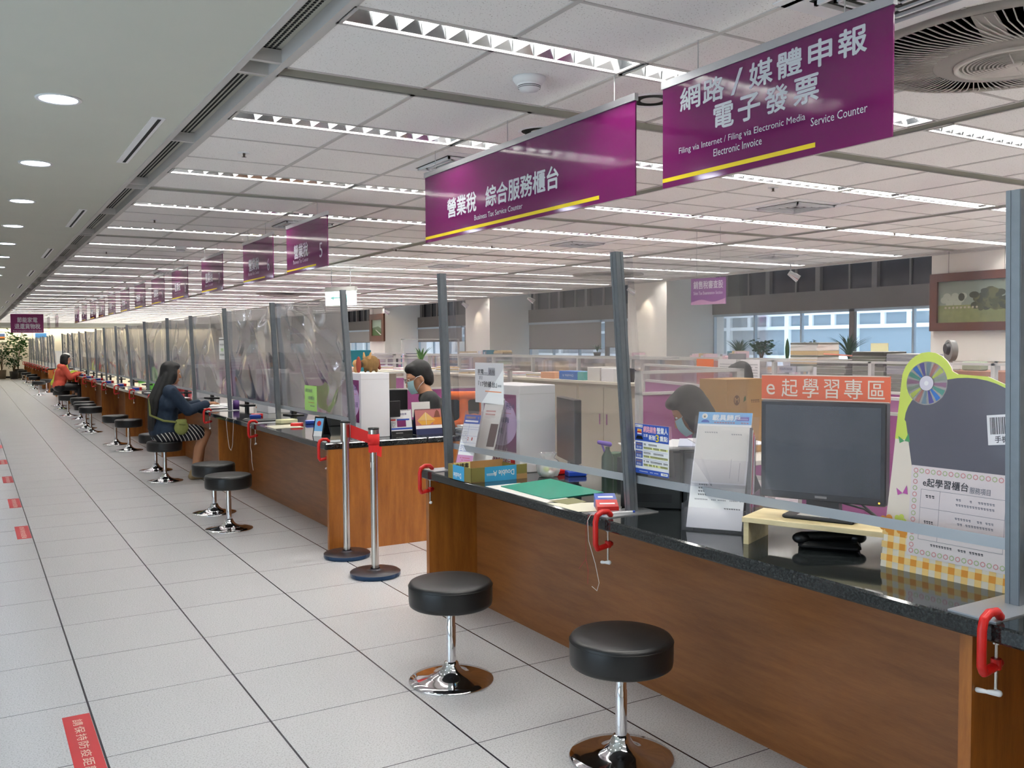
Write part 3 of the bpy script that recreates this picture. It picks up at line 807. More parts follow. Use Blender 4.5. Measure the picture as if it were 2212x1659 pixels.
# far run
Q = [6.30, 8.17, 9.97, 11.75, 13.45, 15.2, 16.92, 18.6, 20.26, 22.0, 23.63, 25.3, 27.0, 28.6, 30.2]
qp = []
for i, y in enumerate(Q):
    ln = (-.055, -.06, -.03, -.03, .0, -.045, -.05, -.02, -.04, .01, -.04, -.02, -.03, 0, -.02)[i]
    ly = (.03, -.05, .06, .03, .06, -.03, .05, .03, -.04, .05, 0, .03, .03, 0, 0)[i]
    xb = 2.40; z1 = (1.885, 1.87, 1.888, 1.86, 1.88, 1.87, 1.86, 1.87, 1.87, 1.88, 1.85, 1.87, 1.86, 1.87, 1.88)[i]
    qp.append((y, xb, xb+ln, y+ly, z1))
    lab = 'leaning steel post on the long counter, %s from the gap' % ORD[i]
    post(i, y, xb, xb+ln, y+ly, z1, lab)
    clamp(y-.03 if i else 6.24, 'red clamp under the %s post of the long counter' % ORD[i])
    if i:
        p_ = qp[i-1]
        bar(p_[0], p_[1], y, xb, .925, .925, 'aluminium cross bar in the %s bay of the long counter' % ORD[i-1])
        film(fpt(p_), fpt(qp[i]), .93, min(p_[4], z1)-.01, film_far, .045, 10+i, 'wrinkled plastic sheet screen in the %s bay of the long counter' % ORD[i-1], 'wrinkled screens on the long counter')
R_ = [33.2+1.66*k for k in range(10)]; rp = []
for i, y in enumerate(R_):
    ln = (-.08, -.04, 0, -.05, -.02, -.05, 0, -.03, -.03, 0)[i]; rp.append((y, 2.40, 2.40+ln, y+.04, 1.87))
    post(i, y, 2.40, 2.40+ln, y+.04, 1.88, 'steel post on the last counter run, %s from its near end' % ORD[i])
    clamp(y-.03, 'red clamp under the %s post of the last counter run' % ORD[i])
    if i:
        bar(rp[i-1][0], 2.4, y, 2.4, .925, .925, 'aluminium cross bar in the %s bay of the last counter run' % ORD[i-1])
        film(fpt(rp[i-1]), fpt(rp[i]), .93, 1.86, film_far, .045, 40+i, 'wrinkled plastic sheet screen in the %s bay of the last counter run' % ORD[i-1], 'wrinkled screens on the last counter run')

# ------------------------------------------------------------------ stools
def stool():
    t = thing('bar_stool', 'x', 'stool', group='black round stools along the counters')
    MB().lathe([(.001, .338), (.172, .338), (.182, .345), (.1845, .36), (.185, .39), (.185, .425), (.182, .436), (.178, .442), (.168, .4455), (.12, .449), (.001, .4505)], leather, n=44).lathe([(.1845, .4265), (.1868, .4285), (.1845, .4305)], leather, n=44).build('seat', t)
    MB().lathe([(.021, .07), (.021, .245), (.019, .25), (.019, .34)], chrome, n=24).lathe([(.05, .336), (.05, .33), (.019, .322)], black, n=20).build('column', t)
    MB().lathe([(.187, 0), (.189, .004), (.184, .009), (.15, .014), (.10, .022), (.066, .034), (.045, .052), (.034, .072), (.03, .083), (.021, .086)], chrome, n=48).build('base', t)
    KIDS[t.name] = [o for o in COL.objects if o.parent == t]
    return t
st = stool(); first = True
SP = [(1.967, 2.548, 'nearest the bottom edge of the picture, in front of the monitor'), (1.79, 3.54, 'in front of the near counter, below the cardboard tray clamp'),
      (1.766, 7.45, 'the closer of the pair by the long counter beyond the barriers'), (1.83, 8.25, 'the farther of the pair just beyond the barriers'),
      (1.81, 10.5, 'the one the woman in the denim jacket sits on'), (1.871, 11.458, 'empty one just behind the woman in the denim jacket'),
      (1.918, 13.907, 'third empty pair, closer one'), (1.866, 14.875, 'third empty pair, farther one'), (1.767, 17.22, 'first of the tight cluster behind the denim jacket woman'),
      (1.773, 18.1, 'second of the tight cluster'), (1.835, 18.95, 'third of the tight cluster'), (1.909, 20.455, 'fourth of the tight cluster'), (1.781, 21.615, 'just before the woman in the orange hoodie'),
      (1.85, 24.1, 'the one the woman in the orange hoodie sits on'), (1.888, 25.5, 'the one the person with the white cap sits on'),
      (1.776, 31.162, 'largest of those past the orange hoodie woman'), (2.1, 32.877, 'beside the gap between the two far counter runs'), (1.92, 35.94, 'second in the far group'),
      (2.02, 39.2, 'third in the far group'), (1.965, 42.307, 'fourth in the far group'), (2.019, 46.6, 'last one by the potted plants')]
for x, y, l in SP:
    lab = 'black round stool, '+l
    if first: st.location = (x, y, 0); st['label'] = lab; first = False
    else: dup(st, (x, y, 0), label=lab)

# ------------------------------------------------------------------ queue barriers
bb = M('bluish black barrier base', (26, 58, 92), .22, .5); bt = M('barrier base top', (44, 40, 48), .3, .3)
def barrier(x, y, lab, zt=.93, over=False):
    t = thing('queue_barrier', lab, 'barrier post', (x, y, 0), group='queue barriers')
    MB().lathe([(.001, .0), (.158, .0), (.162, .008), (.162, .028)], bb, n=40).lathe([(.162, .028), (.154, .034), (.06, .040), (.03, .042), (.03, .05)], bt, n=40).build('base', t)
    MB().lathe([(.0245, .03), (.0245, zt-.14)], ssteel, n=24).build('pole', t)
    MB().lathe([(.034, zt-.14), (.034, zt-.012)], ssteel, n=28).lathe([(.034, zt-.012), (.0355, zt-.01), (.0355, zt), (.001, zt+.002)], black, n=28).build('cassette', t)
    return t
z_ = .955
b1 = barrier(2.235, 6.02, 'queue barrier standing closer to the long counter end, belt leaving its head', z_)
b2 = barrier(2.205, 5.43, 'queue barrier standing closer to the viewer, red webbing wrapped round its head', z_)
b = MB()
def band(p, q, z0a, z1a, z0b, z1b):
    b.add([(p[0], p[1], z0a), (q[0], q[1], z0b), (q[0], q[1], z1b), (p[0], p[1], z1a)], [(0, 1, 2, 3)], redcloth)
b.add([(2.262, 5.995, .93-.09), (2.248, 5.46, .83), (2.248, 5.46, .90), (2.262, 5.995, .93)], [(0, 1, 2, 3)], redcloth)
b.lathe([(.0375, .845), (.0375, .915)], redcloth, c=(2.205, 5.43), n=28)
b.add([(2.205+.04*math.cos(a), 5.43+.04*math.sin(a), z) for z in (.80, .845) for a in [PI+.2+k*.25 for k in range(9)]], [(k, k+1, 9+k+1, 9+k) for k in range(8)], redcloth)
b.add([(2.166, 5.42, .80), (2.245, 5.40, .765), (2.252, 5.41, .83), (2.166, 5.42, .86)], [(0, 1, 2, 3)], redcloth)
o = b.build('barrier_belt', label='red webbing belt slung between the two queue barriers', cat='belt')
sm = o.modifiers.new('thick', 'SOLIDIFY'); sm.thickness = .0015
MB().add([(2.205-.026, 5.43-.004, .70), (2.205-.012, 5.43-.024, .70), (2.205-.012, 5.43-.024, .735), (2.205-.026, 5.43-.004, .735)], [(0, 1, 2, 3)], offw).build('tag_sticker', b2, loc=(-2.205, -5.43, 0))

# red floor stickers
def floor_sticker(x0, x1, y0, y1, lab, big):
    b = MB(); b.box(x0, x1, y0, y1, 0, .0012, M('faded red vinyl', (196, 52, 56), .5))
    # text column read along the aisle
    s_ = '請保持防疫距離'; cream_t = M('sticker lettering', (232, 214, 196), .5)
    L = (y1-y0)*.9; n = len(s_)
    for k, ch in enumerate(s_):
        ym = y1-(y1-y0)*.07-L*(k+.5)/n*1.0
        vs, fs, _ = glyphs(ch, 0.0, 2); h = L/n*.42; wx = (x1-x0)*.20; xc = (x0+x1)/2+.0
        b.add([(xc+(v[1]-.5)*2*wx*.9, ym-(v[0]-.5)*2*h, .0018) for v in vs], [f for f in fs], cream_t)
    b.build('floor_sticker', label=lab, cat='floor sticker', group='red keep-distance stickers')
sx1 = -.2187+.6-.006
floor_sticker(sx1-.1, sx1, 3.38, 3.99, 'large red keep-distance floor sticker in the bottom corner of the aisle', True)
for i, (ya, yb) in enumerate(((7.93, 8.50), (9.51, 10.09), (11.31, 11.88), (13.16, 13.67), (15.27, 15.76))):
    floor_sticker(sx1-.1, sx1, ya, yb, 'red keep-distance floor sticker, %s one beyond the large one' % ORD[i], False)

# ------------------------------------------------------------------ people
def fuse(b, voxel, name, parent=None, label=None, smooth=3, loc=(0, 0, 0), rz=0, group=None, cat=None):
    """melt overlapping shapes into one continuous skin"""
    o = b.build(name)
    r = o.modifiers.new('r', 'REMESH'); r.mode = 'VOXEL'; r.voxel_size = voxel; r.use_smooth_shade = True
    k = o.modifiers.new('s', 'SMOOTH'); k.factor = .5; k.iterations = smooth
    dg = bpy.context.evaluated_depsgraph_get(); dg.update()
    me = bpy.data.meshes.new_from_object(o.evaluated_get(dg)); me.name = name
    mt = b.mats[0]; me.materials.clear(); me.materials.append(mt)
    bpy.data.objects.remove(o)
    n = bpy.data.objects.new(name, me); COL.objects.link(n)
    if parent: n.parent = parent
    n.location = loc; n.rotation_euler = (0, 0, rz)
    tag(n, label, cat, group); return n
def rotpt(p, c, ay, az):
    """pitch by ay (nod forward) then turn by az about centre c"""
    v = Vector(p)-Vector(c); v = Matrix.Rotation(az, 3, 'Z') @ (Matrix.Rotation(ay, 3, 'Y') @ v); return Vector(c)+v
def hand(b, w_, d, up, m, curl=.5):
    """palm at wrist w_, pointing along d, back of the hand towards up"""
    d = Vector(d).normalized(); up = (Vector(up)-d*Vector(up).dot(d)).normalized(); s_ = d.cross(up)
    w_ = Vector(w_)
    b.capsule(w_, w_+d*.07+s_*.012, .022, .017, m, 10).capsule(w_+s_*.012, w_+d*.07+s_*.03, .017, .014, m, 10).capsule(w_-s_*.012, w_+d*.07-s_*.022, .017, .013, m, 10)
    for k, (o_, L) in enumerate(((.034, .058), (.013, .07), (-.009, .066), (-.03, .05))):
        a = w_+d*.075+s_*o_; c = a+(d*math.cos(curl*.5)-up*math.sin(curl*.5))*L*.5; e = c+(d*math.cos(curl*1.3)-up*math.sin(curl*1.3))*L*.5
        b.capsule(a, c, .0088, .0082, m, 8).capsule(c, e, .0082, .0068, m, 8)
    a = w_+d*.02+s_*.03; c = a+(d*.6+s_*.8-up*.2)*.035; e = c+(d*.9+s_*.2-up*.3)*.03
    b.capsule(a, c, .012, .0095, m, 8).capsule(c, e, .0095, .008, m, 8)
def person(label, loc, rz, sk, top, bottom, hair_m, hair='short', lean=.12, nod=.2, turn=0., LH=(.36, .12, .83), RH=(.36, -.12, .83), mask=False, cap=None,
           knees=((.44, .1), (.44, -.1)), feet=((.40, .1), (.38, -.1)), skirt=None, hood=False, voxel=.011, shoe=None, glasses=False, sleeves=True, seat=.45, size=1.0, bare_legs=False):
    t = thing('person', label, 'person', loc, rz)
    S = seat+.09
    pel = Vector((0, 0, S)); ch = Vector((lean*.6, 0, S+.33)); nk = Vector((lean, 0, S+.50)); hc = Vector((lean+.035+nod*.06, 0, S+.645-nod*.05))
    sh = [Vector((lean*.85, s_*.165, S+.45)) for s_ in (1, -1)]
    def elbow(a, h):
        m = (a+h)/2; d = h-a; L = d.length; q = math.sqrt(max(.0, .275**2-(L/2)**2))
        out = Vector((-.25, .35 if a.y > 0 else -.35, -1)); out = (out-d*out.dot(d)/d.length_squared).normalized(); return m+out*q
    hs = [Vector(LH), Vector(RH)]; el = [elbow(sh[k], hs[k]) for k in (0, 1)]
    kn = [Vector((k[0], k[1], seat+.065)) for k in knees]; ft = [Vector((f[0], f[1], .075)) for f in feet]
    b = MB(); m = sk
    b.capsule(pel+Vector((0, .07, 0)), pel+Vector((0, -.07, 0)), .125, .125, m).capsule(pel, ch, .115, .13, m).capsule(ch+Vector((0, .07, 0)), ch+Vector((0, -.07, 0)), .105, .105, m)
    b.capsule(sh[0], sh[1], .06, .06, m).capsule(ch+Vector((0, 0, .08)), nk, .075, .052, m).capsule(nk, hc+Vector((-.015, 0, -.04)), .052, .05, m)
    R = lambda p: rotpt(hc+Vector(p), hc, nod, turn)
    hd = MB(); hd.blob((0, 0, .02), (.094, .077, .105), m, 20, 14).blob((.028, 0, -.045), (.062, .056, .07), m, 16, 10).capsule((.06, 0, -.085), (.045, 0, -.08), .03, .032, m)
    hd.capsule((.094, 0, .012), (.112, 0, -.028), .009, .014, m, 10).capsule((.088, .016, -.062), (.088, -.016, -.062), .010, .010, m, 8)
    for s_ in (1, -1):
        hd.capsule((.0, s_*.078, .012), (-.004, s_*.078, -.03), .015, .010, m, 8).blob((.083, s_*.03, .035), (.014, .022, .009), m, 8, 6)
    vs = [R(v) for v in hd.v]; b.add([v[:] for v in vs], hd.f, m, True)
    for k in (0, 1):
        b.capsule(sh[k], el[k], .05, .037, m).capsule(el[k], hs[k], .036, .024, m)
        hand(b, hs[k], (hs[k]-el[k])*.4+Vector((.25, -.1 if k == 0 else .1, .0)), (0, 0, 1), m)
        hip = pel+Vector((.02, .085 if k == 0 else -.085, -.01))
        b.capsule(hip, kn[k], .085, .058, m).capsule(kn[k], (kn[k]+ft[k])/2+Vector((-.015, 0, .04)), .054, .056, m).capsule((kn[k]+ft[k])/2+Vector((-.015, 0, .04)), ft[k], .056, .036, m)
        b.capsule(ft[k]+Vector((-.03, 0, -.03)), ft[k]+Vector((.13, 0, -.045)), .034, .026, m)
    fuse(b, voxel, 'body', t)
    # eyes, brows, mouth
    f = MB()
    for s_ in (1, -1):
        c = R((.086, s_*.031, .014)); f.blob(c, (.008, .012, .006), white, 8, 6); c = R((.092, s_*.031, .014)); f.blob(c, .0045, hairb, 8, 6)
        f.capsule(R((.092, s_*.018, .034)), R((.084, s_*.044, .033)), .003, .002, hairb, 6)
    if not mask: f.capsule(R((.097, .018, -.062)), R((.097, -.018, -.062)), .004, .004, M('lips', (176, 92, 84), .5), 6)
    f.build('face_details', t)
    # hair
    h = MB()
    def hb(c, r):
        q = MB().blob((0, 0, 0), r, hair_m, 18, 12); h.add([R(Vector(c)+Vector(v))[:] for v in q.v], q.f, hair_m, True)
    hb((-.018, 0, .045), (.098, .09, .098)); hb((-.045, 0, -.0), (.07, .083, .085)); hb((.03, 0, .088), (.062, .074, .045))
    if hair == 'short':
        hb((-.06, 0, -.035), (.045, .07, .055)); hb((.04, 0, .096), (.05, .064, .03))
    if hair in ('bob', 'long', 'tied'):
        for s_ in (1, -1): hb((-.005, s_*.068, -.02), (.062, .032, .10))
        hb((.055, .02, .092), (.046, .06, .035))
    if hair == 'bob':
        hb((-.05, 0, -.05), (.06, .088, .08))
        for s_ in (1, -1): hb((.01, s_*.076, -.07), (.05, .026, .06))
    if hair == 'long':
        a = R((-.055, 0, -.02)); e = Vector((lean*.2-.13, -.0, S+.02))
        for s_ in (-1, -.5, 0, .5, 1):
            p0 = a+Vector((0, s_*.055, 0)); p1 = (a+e)/2+Vector((-.05, s_*.085, .03)); p2 = e+Vector((-.01, s_*.075, .02*abs(s_)))
            h.capsule(p0, p1, .045, .045, hair_m).capsule(p1, p2, .045, .016, hair_m)
        h.capsule(R((-.0, -.075, .0)), nk+Vector((-.05, -.1, -.06)), .035, .03, hair_m).capsule(R((-.0, .075, .0)), nk+Vector((-.05, .1, -.06)), .035, .03, hair_m)
    if hair == 'tied': h.capsule(R((-.1, 0, -.01)), R((-.13, 0, -.13)), .035, .02, hair_m)
    fuse(h, .010, 'hair', t, smooth=2)
    # clothes
    def grown(r_, voxel_, name, mt, parts, smooth=4):
        c = MB()
        for p in parts: c.capsule(p[0], p[1], p[2]+r_, p[3]+r_, mt)
        return fuse(c, voxel_, name, t, smooth=smooth)
    parts = [(pel+Vector((0, .06, .03)), pel+Vector((0, -.06, .03)), .127, .127), (pel, ch, .12, .132), (ch+Vector((0, .07, 0)), ch+Vector((0, -.07, 0)), .108, .108), (sh[0], sh[1], .062, .062), (ch+Vector((0, .0, .06)), nk+Vector((-.005, 0, -.035)), .085, .058)]
    for k in (0, 1):
        parts += [(sh[k], el[k], .056, .046)]
        if sleeves: parts += [(el[k], el[k]+(hs[k]-el[k])*.86, .046, .034)]
    if hood: parts += [(nk+Vector((-.07, .05, -.02)), nk+Vector((-.07, -.05, -.02)), .05, .05)]
    grown(.016, .012, 'top', top, parts)
    if skirt:
        c = MB()
        for k in (0, 1):
            hip = pel+Vector((0, .07 if k == 0 else -.07, -.005)); c.capsule(hip, hip+(kn[k]-hip)*.80, .108, .085, skirt)
        c.capsule(pel+Vector((0, .07, 0)), pel+Vector((0, -.07, 0)), .132, .132, skirt); fuse(c, .012, 'skirt', t)
    else:
        pp = [(pel+Vector((0, .07, -.0)), pel+Vector((0, -.07, 0)), .127, .127)]
        for k in (0, 1):
            hip = pel+Vector((.02, .085 if k == 0 else -.085, -.01)); pp += [(hip, kn[k], .088, .062), (kn[k], ft[k]+Vector((0, 0, .05)), .062, .05)]
        grown(.010, .013, 'trousers', bottom, pp)
    for k in (0, 1):
        s_ = MB(); sm_ = shoe or black; s_.capsule(ft[k]+Vector((-.035, 0, -.036)), ft[k]+Vector((.13, 0, -.045)), .038, .030, sm_).capsule(ft[k]+Vector((-.02, 0, -.02)), ft[k]+Vector((-.01, 0, .01)), .043, .043, sm_); fuse(s_, .009, 'shoe', t)
    if mask:
        c = MB(); pts = []
        for j in range(7):
            for i in range(9):
                u = (i/8-.5)*2; v = j/6
                z = .004-v*.105; x = .104+.012*math.sin(PI*v)-.045*u*u; pts.append(R((x, u*.066, z))[:])
        c.add(pts, [(j*9+i, j*9+i+1, j*9+i+10, j*9+i+9) for j in range(6) for i in range(8)], maskm, True)
        for s_ in (1, -1):
            c.tube([R((.062, s_*.064, .0)), R((.03, s_*.083, .02)), R((-.006, s_*.088, .018))], .0018, white, 5); c.tube([R((.06, s_*.064, -.08)), R((.03, s_*.082, -.05)), R((-.006, s_*.088, -.03))], .0018, white, 5)
        o = c.build('face_mask', t)
    if glasses:
        c = MB()
        for s_ in (1, -1):
            c.tube([R((.112, s_*.034+.026*math.cos(a), .012+.02*math.sin(a))) for a in [k*PI/6 for k in range(13)]], .0016, black, 5); c.tube([R((.108, s_*.06, .016)), R((.0, s_*.084, .02))], .0016, black, 5)
        c.build('glasses', t)
    if cap:
        c = MB(); q = MB().blob((0, 0, 0), (.112, .1, .085), cap, 18, 12); q.capsule((.08, .045, -.0), (.155, .02, -.014), .012, .010, cap).capsule((.08, -.045, 0), (.155, -.02, -.014), .012, .010, cap).capsule((.1, 0, 0), (.17, 0, -.016), .014, .010, cap)
        c.add([R(Vector((-.012, 0, .072))+Vector(v))[:] for v in q.v], q.f, cap, True); fuse(c, .010, 'cap', t, smooth=2)
    if size != 1: t.scale = (size,)*3
    return t, dict(S=S, sh=sh, pel=pel, ch=ch, kn=kn)
denim = M('blue denim', (32, 48, 68), .85, noise=.3, nscale=35)
def stripe_fn(nt, b):
    tc = node(nt, 'ShaderNodeTexCoord'); s_ = node(nt, 'ShaderNodeSeparateXYZ'); nt.links.new(tc.outputs['Object'], s_.inputs[0])
    a = mathn(nt, 'ADD', mathn(nt, 'MULTIPLY', s_.outputs[0], 24.), mathn(nt, 'MULTIPLY', s_.outputs[2], 16.))
    f_ = mathn(nt, 'FRACT', a); nt.links.new(mixc(nt, mathn(nt, 'GREATER_THAN', f_, .74), rgb((26, 26, 34)), rgb((214, 212, 206))), b.inputs['Base Color'])
stripe = M('striped skirt cloth', (30, 30, 36), .8, fn=stripe_fn)
t, J = person('woman with very long black hair, denim jacket and striped skirt on a stool', (1.80, 10.5, 0), .12, skin2, denim, black, hairb, 'long',
              lean=.05, nod=.12, LH=(.46, .12, .84), RH=(.47, -.10, .84), skirt=stripe, knees=((.46, .05), (.44, -.09)), feet=((.40, .05), (.30, -.10)), voxel=.009, shoe=M('tan ankle boots', (150, 130, 96), .7))
o = MB().tube([J['sh'][0]+Vector((.02, -.04, .07)), J['ch']+Vector((-.155, .05, .04)), J['pel']+Vector((-.155, -.07, .2)), J['pel']+Vector((-.05, -.19, .14)), J['pel']+Vector((.08, -.22, .12))], .012, M('olive strap', (120, 124, 66), .8), 8)
for x in range(1): pass
ol = M('olive bag cloth', (134, 140, 76), .8, noise=.2, nscale=50)
g = thing('shoulder_bag', 'small olive green shoulder bag worn by the woman in the denim jacket', 'bag', (1.80, 10.5, 0), .12)
b = MB(); b.blob((.13, -.21, .60), (.08, .04, .085), ol, 16, 10).capsule((.09, -.21, .67), (.17, -.21, .67), .022, .022, ol)
fuse(b, .009, 'pouch', g); o.build('strap', g)
MB().capsule((.1, -.25, .64), (.16, -.25, .63), .006, .006, M('olive strap', None), 6).build('flap_seam', g)
person('woman with dark hair in an orange red hooded jacket seated at the long counter', (1.80, 24.0, 0), .08, skin, M('coral hooded jacket', (208, 86, 66), .8, noise=.1, nscale=20), black, hairb, 'bob', lean=.10, nod=.15, hood=True, LH=(.44, .12, .86), RH=(.45, -.10, .86))
person('person in a white cap and yellow green vest seated beyond the orange hooded jacket', (1.86, 25.4, 0), .1, skin2, M('neon vest', (206, 224, 70), .7), black, hairb, 'short', lean=.18, nod=.2, cap=offw, LH=(.44, .12, .86), RH=(.45, -.10, .86))
darkshirt = M('charcoal shirt', (44, 46, 46), .85, noise=.2, nscale=15)
person('man with short black hair, glasses and face mask in a dark shirt behind the calendars', (3.42, 6.84, 0), PI-.42, skin, darkshirt, black, hairb, 'short', lean=.14, nod=.34, turn=.15, mask=True, glasses=True, LH=(.45, .16, .80), RH=(.42, -.16, .80), sleeves=True, size=1.07, voxel=.009, seat=.41)
person('woman with greying bobbed hair and face mask bowed over papers behind the dark grey boxes', (3.63, 3.57, 0), PI-.62, skin2, M('black top', (30, 30, 34), .8), black, hairg, 'bob', lean=.24, nod=.62, turn=-.1, mask=True, LH=(.42, .16, .78), RH=(.42, -.16, .78), voxel=.009, seat=.41)
person('clerk with tied dark hair in a grey top leaning behind the second wrinkled screen', (3.32, 10.3, 0), PI-.3, skin2, M('slate top', (84, 86, 104), .8), black, hairb, 'tied', lean=.22, nod=.4, mask=True, LH=(.42, .16, .80), RH=(.42, -.16, .80), seat=.55)
person('office worker with black bobbed hair half hidden behind the purple partition', (6.15, 5.95, 0), PI-.6, skin, white, black, hairb, 'bob', lean=.1, nod=.25, LH=(.36, .16, .74), RH=(.36, -.16, .74), voxel=.013)
person('person in a bright yellow vest mostly hidden behind the white box', (3.35, 8.25, 0), PI+.1, skin, M('yellow vest', (232, 226, 70), .7), black, hairb, 'short', lean=.12, nod=.5, LH=(.42, .16, .80), RH=(.42, -.16, .80), seat=.36, voxel=.013)
person('clerk in a bright green top behind the wrinkled screens level with the orange hooded jacket', (3.3, 19.6, 0), PI, skin, M('green top', (96, 180, 60), .7), black, hairb, 'bob', lean=.15, nod=.3, mask=True, LH=(.42, .16, .80), RH=(.42, -.16, .80), voxel=.013)
person('clerk in a dark red top behind the wrinkled screens', (3.3, 16.4, 0), PI, skin, M('dark red top', (170, 50, 60), .7), black, hairb, 'bob', lean=.15, nod=.3, LH=(.42, .16, .80), RH=(.42, -.16, .80), voxel=.013)

# ------------------------------------------------------------------ things on the near counter
def panel(name, label, cat, w_, h_, loc, rz, tilt=0, paint=None, face=white, th=.003, parent=None, group=None, back=None):
    b = MB(); b.box(0, w_, 0, th, 0, h_, face)
    if paint: paint(b)
    o = b.build(name, parent, loc, rz, label=label, cat=cat, group=group); o.rotation_euler = (-tilt, 0, rz); return o
RM = math.radians(-66.4)
def loc2(c, rz, dx, dy, z): return (c[0]+math.cos(rz)*dx-math.sin(rz)*dy, c[1]+math.sin(rz)*dx+math.cos(rz)*dy, z)
mc = (2.491, 2.107)
rs = (2.285, 2.279)
t = thing('monitor_riser', 'pale pine monitor riser standing on the near counter', 'monitor stand', (rs[0], rs[1], TZ), RM)
MB().cbox(0, .56, 0, .21, .077, .095, pine, .001).build('shelf_board', t)
MB().box(.004, .022, .006, .2, 0, .077, pine).build('leg', t); MB().box(.53, .548, .006, .2, 0, .077, pine).build('leg', t)
t = thing('computer_monitor', 'black computer monitor standing on the pale pine riser', 'monitor', (mc[0], mc[1], TZ+.095), RM)
b = MB(); b.cbox(-.21, .21, -.02, .03, .062, .402, black, .004); b.build('bezel', t)
b = MB(); b.rect(-.193, .193, .088, .387, screen, -.0205); b.build('screen_glass', t)
MB().box(-.055, .055, .0, .04, .01, .08, black).build('stand_neck', t); MB().cbox(-.12, .12, -.06, .1, 0, .014, black, .004).build('stand_foot', t)
b = MB(); b.rect(-.02, .02, .072, .080, gray, -.0207); b.build('maker_mark', t)
MB().blob((.19, -.022, .074), .0028, M('amber led', (255, 170, 40), emit=3), 8, 6).build('power_light', t)
o = MB().box(-.07, .04, -.055, -.01, .0145, .0155, offw).build('memo_slip', label='small white slip lying on the monitor foot', cat='paper', loc=(mc[0], mc[1], TZ+.095), rz=RM)
def pe(b):
    b.rect(0, .43, .0, .003, cream); b.rect(0, .43, .085, .088, cream)
    xs = [(.018, .048, .018, .055), (.072, .128, .012, .074), (.145, .20, .010, .076), (.218, .268, .010, .074), (.285, .345, .010, .076), (.362, .415, .012, .072)]
    for ch, (x0, x1, z0, z1) in zip('e起學習專區', xs): b.text(ch, x0, x1, z0, z1, cream, bold=.006, res=3)
panel('desk_sign', 'orange e-learning zone sign standing along the top of the black monitor', 'sign', .432, .088, loc2(mc, RM, -.216, .0, TZ+.095+.403), RM, 0, pe, orange, .006)
# handset and cables below the riser
t = thing('desk_phone', 'black card reader and phone set lying under the pine riser', 'phone', loc2(rs, RM, .27, .1, TZ), RM+.3)
MB().cbox(-.10, .10, -.06, .06, 0, .03, black, .012).build('body', t)
b = MB(); b.capsule((-.09, -.03, .042), (.09, .03, .042), .016, .016, black, 10).blob((-.09, -.03, .036), (.03, .028, .02), black).blob((.09, .03, .036), (.03, .028, .02), black); b.build('handset', t)
MB().tube([loc2(mc, RM, .05, .04, TZ+.15), loc2(mc, RM, .12, .07, TZ+.13), loc2(mc, RM, .2, .13, TZ+.06), loc2(mc, RM, .30, .14, TZ+.03)], .004, black, 6).tube([loc2(mc, RM, .12, .04, TZ+.15), loc2(mc, RM, .16, .09, TZ+.10), loc2(mc, RM, .24, .13, TZ+.03), loc2(mc, RM, .4, .16, TZ+.01)], .004, black, 6).build('power_cable', label='black cables drooping from the back of the monitor to the counter', cat='cable')
# leaflet holder
RL = math.atan2(-.83, .557)
t = thing('leaflet_holder', 'clear acrylic leaflet holder in two tiers between the blue poster and the monitor', 'leaflet holder', (2.279, 2.562, TZ), RL)
def slab(y0, z0, y1, z1, mat, w0, w1, th=.002, y_=0):
    b = MB(); b.add([(w0, y0, z0), (w1, y0, z0), (w1, y1, z1), (w0, y1, z1), (w0, y0+th, z0), (w1, y0+th, z0), (w1, y1+th, z1), (w0, y1+th, z1)], [(0, 1, 2, 3), (7, 6, 5, 4), (0, 4, 5, 1), (1, 5, 6, 2), (2, 6, 7, 3), (3, 7, 4, 0)], mat); return b
slab(.03, .005, .20, .415, acr, -.012, .235, .003).build('back_plate', t)
slab(-.003, .0, .018, .085, acr, -.012, .235, .002).build('front_lip', t); slab(.05, .16, .07, .26, acr, -.014, .225, .002).build('front_lip', t)
b = MB(); b.box(-.014, -.011, -.003, .16, 0, .1, acr); b.box(.235, .238, -.003, .2, 0, .14, acr); b.build('side_plate', t)
def sheet(w0, w1, yz, mat, marks):
    b = MB(); (y0, z0), (y1, z1) = yz; L = math.hypot(y1-y0, z1-z0); a = math.atan2(y1-y0, z1-z0)
    b.T = Matrix.Translation((w0, y0, z0)) @ Matrix.Rotation(-a, 4, 'X'); b.box(0, w1-w0, 0, .004, 0, L, mat); marks(b, w1-w0, L); return b
def m_low(b, w_, L):
    b.scrawl(w_*.35, w_*.75, L*.80, L*.83, ink, 9); 
    for k in range(2): b.scrawl(w_*.12, w_*.92, L*(.74-.035*k), L*(.755-.035*k), inkg, 26, seed=k)
    for k in range(4): b.scrawl(w_*.15, w_*(.4, .35, .45, .8)[k], L*(.64-.05*k), L*(.66-.05*k), ink, (6, 5, 7, 16)[k], seed=9+k)
    b.scrawl(w_*.1, w_*.95, L*.42, L*.435, inkg, 28); b.scrawl(w_*.65, w_*.95, L*.3, L*.315, ink, 7)
sheet(.0, .205, ((.012, .01), (.115, .245)), white, m_low).build('form_stack', t)
